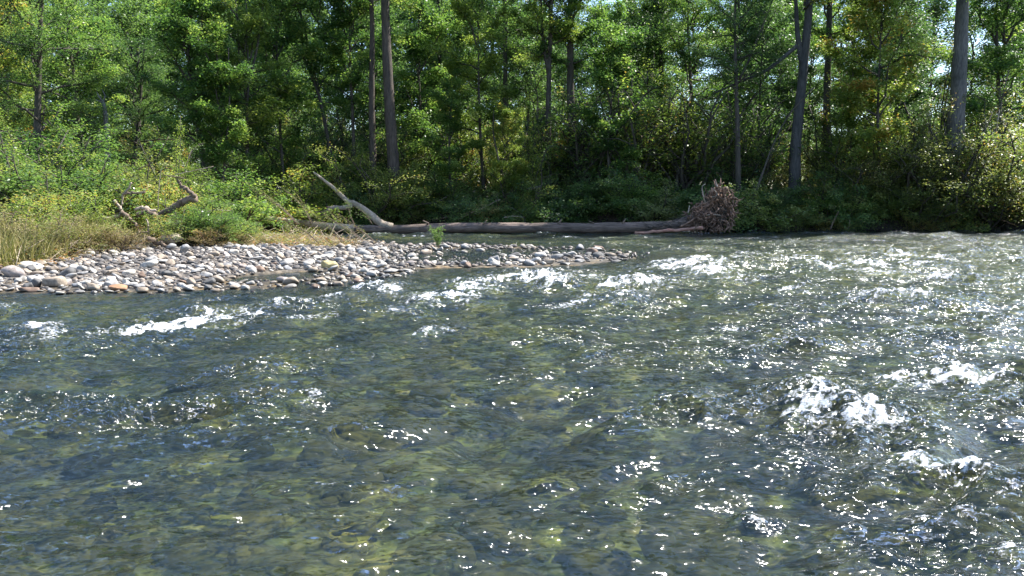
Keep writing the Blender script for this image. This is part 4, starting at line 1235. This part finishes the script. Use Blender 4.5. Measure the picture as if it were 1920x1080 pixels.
for s in range(4):
    shapes['rounded'].append(stone_verts(I2[0], rs, (1, .8, .66), .08))
    shapes['flat'].append(stone_verts(I2[0], rs, (1, .72, .34), .08))
    shapes['blocky'].append(stone_verts(I2[0], rs, (1, .8, .58), .2))
smesh = {}


def stone_mesh(sh, k, col):
    key = (sh, k, col)
    if key not in smesh:
        smesh[key] = np_mesh('river_stone', shapes[sh][k], I2[1], MS[col])
    return smesh[key]


placed = []      # (x, y, r)


def put_stone(label, px, py, wpx, col, sh='rounded', k=0, rot=(0, 0, 0), name='river_stone', group='river stones on the gravel bar', z=None, hfac=None):
    """py is the stone's middle; it stands at the distance where the ground is seen a little lower"""
    zz = .0
    for _ in range(4):
        c = at_z(px, py, zz + .06)
        zz = max(float(ground_z(c[0], c[1])), -.06)
    r = wpx * c[1] / F / 2
    hf = {'rounded': .66, 'flat': .34, 'blocky': .58}[sh]
    o = mesh_obj(name, stone_mesh(sh, k, col), label=label, cat='stone', group=group, loc=(c[0], c[1], zz + r * hf * .45), rot=rot, scale=(r, r, r * (hfac or 1)))
    placed.append((c[0], c[1], r))
    return o


hero = [
    ('largest boulder, pale with a dark side, standing in the water at the bar edge', 102, 531, 44, 'tan', 'rounded', 0, (.1, .25, .2), 1.35),
    ('flat orange stone at the waterline of the gravel bar', 223, 538, 42, 'orange', 'flat', 1, (0, .1, .1), 1.2),
    ('wide pinkish white boulder near the foot of the dry grass', 28, 512, 50, 'pinkish', 'rounded', 1, (0, .05, .1), .8),
    ('pale pointed slab stone above the largest boulder', 60, 498, 44, 'pale cream', 'flat', 2, (.1, .25, .2), 1.2),
    ('yellow boulder with white top in the middle of the bar', 618, 497, 36, 'yellow', 'rounded', 2, (0, .05, -.1), .9),
    ('flat dark grey stone beside the yellow boulder', 546, 503, 34, 'mid grey', 'flat', 0, (0, 0, .15), 1.2),
    ('rounded pinkish stone standing in shallow water below the grey stone', 530, 524, 26, 'pinkish', 'rounded', 3, (0, .4, .5), 1.1),
    ('small pale round stone in the water, first of the edge row', 469, 528, 17, 'light grey', 'rounded', 0, (0, 0, .4), 1.1),
    ('tan stone at the water edge next to a pale chip', 437, 535, 19, 'tan', 'blocky', 1, (0, 0, .1), 1.0),
    ('pale stone pair member at the water edge, larger one', 462, 537, 22, 'pale cream', 'blocky', 2, (0, .2, .1), 1.0),
    ('white rounded boulder highest on the middle bar', 683, 476, 27, 'light grey', 'rounded', 1, (0, 0, .3), 1.0),
    ('dark brown wet stone at the riffle edge', 674, 529, 28, 'brown', 'blocky', 3, (0, .2, -.2), .9),
    ('small white stone beside the dark brown wet stone', 646, 526, 17, 'pale cream', 'blocky', 0, (0, 0, 1), 1.1),
    ('smooth pale egg shaped stone alone in the shallows', 925, 491, 24, 'pale cream', 'rounded', 2, (.1, .5, .2), 1.15),
    ('flat topped white stone below the small plant', 812, 492, 20, 'pale cream', 'rounded', 3, (0, 0, .2), .9),
    ('yellowish tan upright stone next to the small plant', 825, 479, 17, 'tan', 'rounded', 0, (0, .7, .1), 1.2),
    ('white stone just past the small plant', 836, 464, 20, 'light grey', 'rounded', 1, (0, 0, -.3), .9),
    ('dark slanted rock with brown top at the bar tip', 1113, 475, 30, 'brown', 'blocky', 2, (0, .35, -.2), 1.1),
    ('black wet rock next to the dark slanted rock', 1129, 475, 14, 'dark grey', 'blocky', 1, (0, .2, 0), 1.0),
    ('brown capped stone below the dark slanted rock', 1147, 479, 18, 'tan', 'blocky', 0, (0, .3, .2), 1.2),
    ('low dark stone in the foam at the bar tip', 1155, 487, 22, 'dark grey', 'flat', 1, (0, 0, .1), 1.3),
    ('lone grey stone farthest out from the bar tip', 1181, 472, 12, 'light grey', 'rounded', 2, (0, 0, .3), 1.1),
    ('two tone grey stone in the middle of the bar tip', 1041, 474, 24, 'mid grey', 'flat', 3, (0, .2, .1), 1.4),
    ('tan stone in the shallows behind the lone pale egg stone', 989, 484, 15, 'tan', 'blocky', 1, (0, .5, .3), 1.2),
    ('pale stone beside the tan shallows stone', 980, 490, 18, 'light grey', 'blocky', 3, (0, 0, .3), .9),
    ('wet grey slab in the shallows beyond the pale egg stone', 963, 482, 22, 'mid grey', 'flat', 2, (0, .3, -.3), 1.3),
    ('dark low stone at the riffle below the two tone stone', 1060, 496, 20, 'dark grey', 'flat', 0, (0, 0, .2), 1.5),
    ('grey green flat stone near the riffle', 1087, 487, 20, 'mid grey', 'flat', 2, (0, 0, 0), 1.4),
    ('big pale grey stone with sloping top at the bar tip start', 903, 471, 24, 'light grey', 'blocky', 2, (0, .2, .1), .9),
    ('white stone leaning by the sloping top stone', 871, 473, 18, 'pale cream', 'rounded', 3, (0, .4, .2), 1.0),
    ('yellow patched stone beside the sprigs at the back of the bar', 641, 462, 20, 'tan', 'rounded', 1, (0, 0, 0), 1.0),
    ('tall white chip standing at the back of the bar', 752, 470, 12, 'light grey', 'blocky', 1, (0, 1.0, 0), 1.2),
    ('grey stone with sunlit top uphill of the yellow boulder', 617, 474, 20, 'mid grey', 'rounded', 0, (0, 0, .4), 1.0),
    ('long pale slab in the upper bar near the tan log piece', 276, 496, 44, 'pale cream', 'flat', 3, (.1, -.3, .1), 1.2),
    ('pale stone standing over the orange stone', 238, 528, 20, 'pale cream', 'rounded', 2, (0, .8, .3), 1.1),
    ('grey stone with rounded end right of the orange stone', 260, 534, 24, 'mid grey', 'rounded', 0, (0, .1, 1.2), .8),
    ('dark wedge stone at the waterline by the largest boulder', 55, 540, 40, 'brown', 'flat', 0, (0, .05, .05), 1.2),
    ('pink grey rounded stone up from the largest boulder', 124, 527, 28, 'pinkish', 'rounded', 3, (0, .1, .3), .8),
]
for lab, px, py, w, col, sh, k, rot, hf in hero:
    nm = 'boulder' if 'boulder' in lab else 'river_stone'
    put_stone(lab, px, py, w, col, sh, k, rot, hfac=hf, name=nm)

# landmarks for the labels of the others
marks = [(-10.5, 14.6, 'above the largest boulder'), (-8.7, 14.8, 'beside the orange stone'), (-7.6, 14.3, 'at the near waterline past the orange stone')]
LM = [(102, 530, 'by the largest boulder'), (223, 530, 'by the orange stone'), (28, 505, 'near the pinkish white boulder'), (150, 495, 'under the dry grass'), (300, 500, 'near the long pale slab'),
      (330, 475, 'in front of the tan log piece'), (360, 530, 'in the wide waterline bend'), (440, 480, 'below the sprawling low bush'), (450, 530, 'in the edge row in shallow water'), (546, 503, 'by the flat dark grey stone'),
      (540, 475, 'behind the flat dark grey stone'), (618, 497, 'next to the yellow boulder'), (683, 476, 'round the white rounded boulder'), (674, 525, 'by the dark brown wet stone'), (740, 490, 'where the bar narrows'),
      (752, 468, 'by the tall white chip'), (820, 480, 'by the small green plant'), (890, 475, 'by the sloping top stone'), (925, 491, 'by the pale egg stone'), (980, 486, 'in the shallows past the egg stone'), (1045, 474, 'by the two tone stone'), (1120, 478, 'by the dark slanted rock')]


def to_px(x, y, z):
    dz = z - CAMH
    f = y * cp - dz * sp
    u = y * sp + dz * cp
    return 960 + F * x / f, 540 - F * u / f


BAR = near_w + [tip_w[5], tip_w[6], tip_w[8], tuple(at_z(1010, 464)[:2]), tuple(at_z(880, 460)[:2])] + back_w[1:5] + edge_w[::-1]
grid = {}


def free(x, y, r, k=.84):
    gx_, gy_ = int(x // .5), int(y // .5)
    for a in range(gx_ - 2, gx_ + 3):
        for b in range(gy_ - 2, gy_ + 3):
            for (X, Y, Rr) in grid.get((a, b), ()):
                if (X - x) ** 2 + ((Y - y)) ** 2 < ((r + Rr) * k) ** 2:
                    return False
    return True


for (x, y, r) in placed:
    grid.setdefault((int(x // .5), int(y // .5)), []).append((x, y, r))
cand = []
for size_lo, size_hi, tries in [(.14, .19, 200), (.105, .14, 1000), (.075, .105, 4000), (.05, .075, 13000), (.034, .05, 18000)]:
    xs = rs.uniform(-19, 5, tries); ys = rs.uniform(13.3, 29.5, tries)
    sdb = poly_sd(BAR, xs, ys)
    sl_ = poly_sd(LAND, xs, ys)
    td = np.minimum(seg_d(tip_w[:4], xs, ys), np.maximum(-poly_sd(TIPP, xs, ys) + .5, 0) + .3)
    for x, y, sb_, sla, tdd in zip(xs, ys, sdb, sl_, td):
        if sb_ < -.25 and tdd > 1.1: continue
        dens = 1.0 if sla > .25 else (.5 if sla > -.6 else .3)
        if tdd < .95 and x > -4: dens = .8 if x < 1 else .55
        elif x > -2.5 and tdd > 1.0: dens *= .25
        if sla < 0 and tdd > 1.5 and sb_ < 0: continue
        if sla < 0 and tdd > 2.2: continue
        
        if rs.random() > dens: continue
        r = rs.uniform(size_lo, size_hi)
        if size_lo < .05 and x > -1.5 and rs.random() < .6: continue
        if y > 24 and size_lo < .05: continue
        if free(x, y, r):
            grid.setdefault((int(x // .5), int(y // .5)), []).append((x, y, r))
            cand.append((x, y, r))
gz = ground_z(np.array([c[0] for c in cand]), np.array([c[1] for c in cand]))
info = []
for (x, y, r), z in zip(cand, gz):
    px, py = to_px(x, y, z)
    info.append((r / y if -20 < px < 1940 else 0, x, y, r, max(float(z), -.075), px, py))
info.sort(reverse=True)
NIND = 262
seen = {}
size_word = lambda w: 'large' if w > 21 else ('medium' if w > 16 else 'small')
vs, fs, tn, off = [], [], [], 0
variants1 = [stone_verts(I1[0], rs, (1, rs.uniform(.65, .9), rs.uniform(.3, .65)), .12) for _ in range(16)]
for i, (q, x, y, r, z, px, py) in enumerate(info):
    rx, ry, rz = rs.normal(0, .22), rs.normal(-.26, .22), rs.uniform(-.8, .8) + (math.pi if rs.random() < .5 else 0)
    if i < NIND and q > 0:
        col = COLS[rs.choice(7, p=PROB)]
        if x > 1: col = ['dark grey', 'mid grey', 'brown', 'light grey', 'dark grey'][rs.integers(5)]
        sh = ['rounded', 'flat', 'blocky'][rs.choice(3, p=[.36, .44, .2])]
        k = int(rs.integers(4))
        lm = min(LM, key=lambda m: abs(m[0] - px) + 2.2 * abs(m[1] - py))[2]
        wpx = 2 * r * F / y
        lab = f"{size_word(wpx)} {col} {sh} stone {lm}"
        hf = {'rounded': .66, 'flat': .34, 'blocky': .58}[sh]
        o = mesh_obj('river_stone', stone_mesh(sh, k, col), label=lab, cat='stone', group='river stones on the gravel bar', loc=(x, y, z + r * hf * .5 + .01), rot=(rx, ry, rz), scale=(r * 1.12, r * 1.12, r * rs.uniform(.9, 1.25)))
        o['_p'] = px
        seen.setdefault(lab, []).append(o)
    else:
        v = variants1[rs.integers(16)] * r * 1.12
        cx, sx_ = math.cos(rx), math.sin(rx); cy_, sy_ = math.cos(ry), math.sin(ry); cz_, sz_ = math.cos(rz), math.sin(rz)
        Mx = np.array([[1, 0, 0], [0, cx, -sx_], [0, sx_, cx]]); My = np.array([[cy_, 0, sy_], [0, 1, 0], [-sy_, 0, cy_]]); Mz = np.array([[cz_, -sz_, 0], [sz_, cz_, 0], [0, 0, 1]])
        v = v @ (Mz @ My @ Mx).T + np.array([x, y, z + r * .22])
        vs.append(v); fs.append(I1[1] + off); off += len(v)
        tn.append(np.full(len(v), rs.random()))
# neighbours that share a description: say which is which
for lab, os_ in seen.items():
    if len(os_) > 1:
        os_.sort(key=lambda o: o['_p'])
        w = {2: ['leftmost', 'rightmost'], 3: ['leftmost', 'middle one', 'rightmost'], 4: ['leftmost', 'second from left', 'third from left', 'rightmost'],
             5: ['leftmost', 'second from left', 'middle one', 'second from right', 'rightmost']}.get(len(os_))
        if w:
            for o, word in zip(os_, w):
                o['label'] = f"{lab}, {word}"
    for o in os_:
        del o['_p']
mesh_obj('bar_pebbles', np_mesh('bar_pebbles', np.vstack(vs), np.vstack(fs), stone_mat('stone_pebbles', mixed), True, {'stone_tone': np.concatenate(tn)}), label='smaller stones filling the gravel bar', cat='stones', kind='stuff')

# stones lying on the river bed, seen through the water
bed = [(0, (.06, .05, .03)), (.3, (.2, .19, .065)), (.5, (.36, .34, .1)), (.7, (.14, .13, .09)), (.86, (.5, .44, .15)), (1, (.6, .54, .28))]
m_bed = stone_mat('stone_riverbed', bed)
vs, fs, tn, off = [], [], [], 0
bedbig = []
for k in range(2300):
    y = 2.0 + 15 * rs.random() ** 1.1
    x = rs.uniform(-1, 1) * (.72 * y + 2)
    r = min(.11 * math.exp(rs.normal(0, .6)), .42)
    z = float(ground_z(x, y))
    if z > -.2: continue
    v = variants1[rs.integers(16)] * r * 1.2 * np.array([1, 1, .6])
    a = rs.uniform(0, 6.28)
    v = v @ np.array([[math.cos(a), -math.sin(a), 0], [math.sin(a), math.cos(a), 0], [0, 0, 1]]).T + np.array([x, y, z + r * .15])
    vs.append(v); fs.append(I1[1] + off); off += len(v)
    tn.append(np.full(len(v), rs.random()))
mesh_obj('riverbed_cobbles', np_mesh('riverbed_cobbles', np.vstack(vs), np.vstack(fs), m_bed, True, {'stone_tone': np.concatenate(tn)}), label='algae covered cobbles on the river bed under the water', cat='stones', kind='stuff')
MS['mossy yellow'] = stone_mat('stone_mossy_yellow', [(0, (.5, .47, .2)), (1, (.5, .47, .2))])
MS['mossy dark'] = stone_mat('stone_mossy_dark', [(0, (.06, .06, .045)), (1, (.06, .06, .045))])
for lab, px, py, w, col in [
    ('yellowish submerged boulder in the near water, widest of the sunken ones', 290, 890, 110, 'mossy yellow'), ('pale submerged stone under the water below the left riffle', 130, 832, 110, 'mossy yellow'),
    ('submerged yellow stone below the middle sparkles', 500, 925, 90, 'mossy yellow'), ('sunken golden stone near the glinting lower corner', 1240, 965, 70, 'mossy yellow'), ('dark submerged boulder in the smooth water', 470, 830, 90, 'mossy dark'),
    ('sunken dark boulder under the lowest glints', 240, 990, 130, 'mossy dark'), ('submerged pale stone at the bottom of the near water', 520, 1030, 120, 'mossy yellow'), ('sunken greenish stone in midstream', 900, 895, 70, 'mossy yellow'),
    ('sunken golden stone below the breaking wave', 1510, 945, 60, 'mossy yellow'), ('dark sunken boulder under the near right glints', 1400, 1020, 110, 'mossy dark'), ('pale sunken stone by the smooth tongue of water', 700, 1040, 90, 'mossy yellow')]:
    c = at_z(px, py, -.45)
    r = w * c[1] / F / 2
    z = float(ground_z(c[0], c[1]))
    mesh_obj('sunken_boulder', stone_mesh('rounded', rs.integers(4), col), label=lab, cat='boulder', group='boulders under the water', loc=(c[0], c[1], z + r * .15), rot=(0, 0, rs.uniform(0, 3)), scale=(r, r, min(r * .9, .28)))
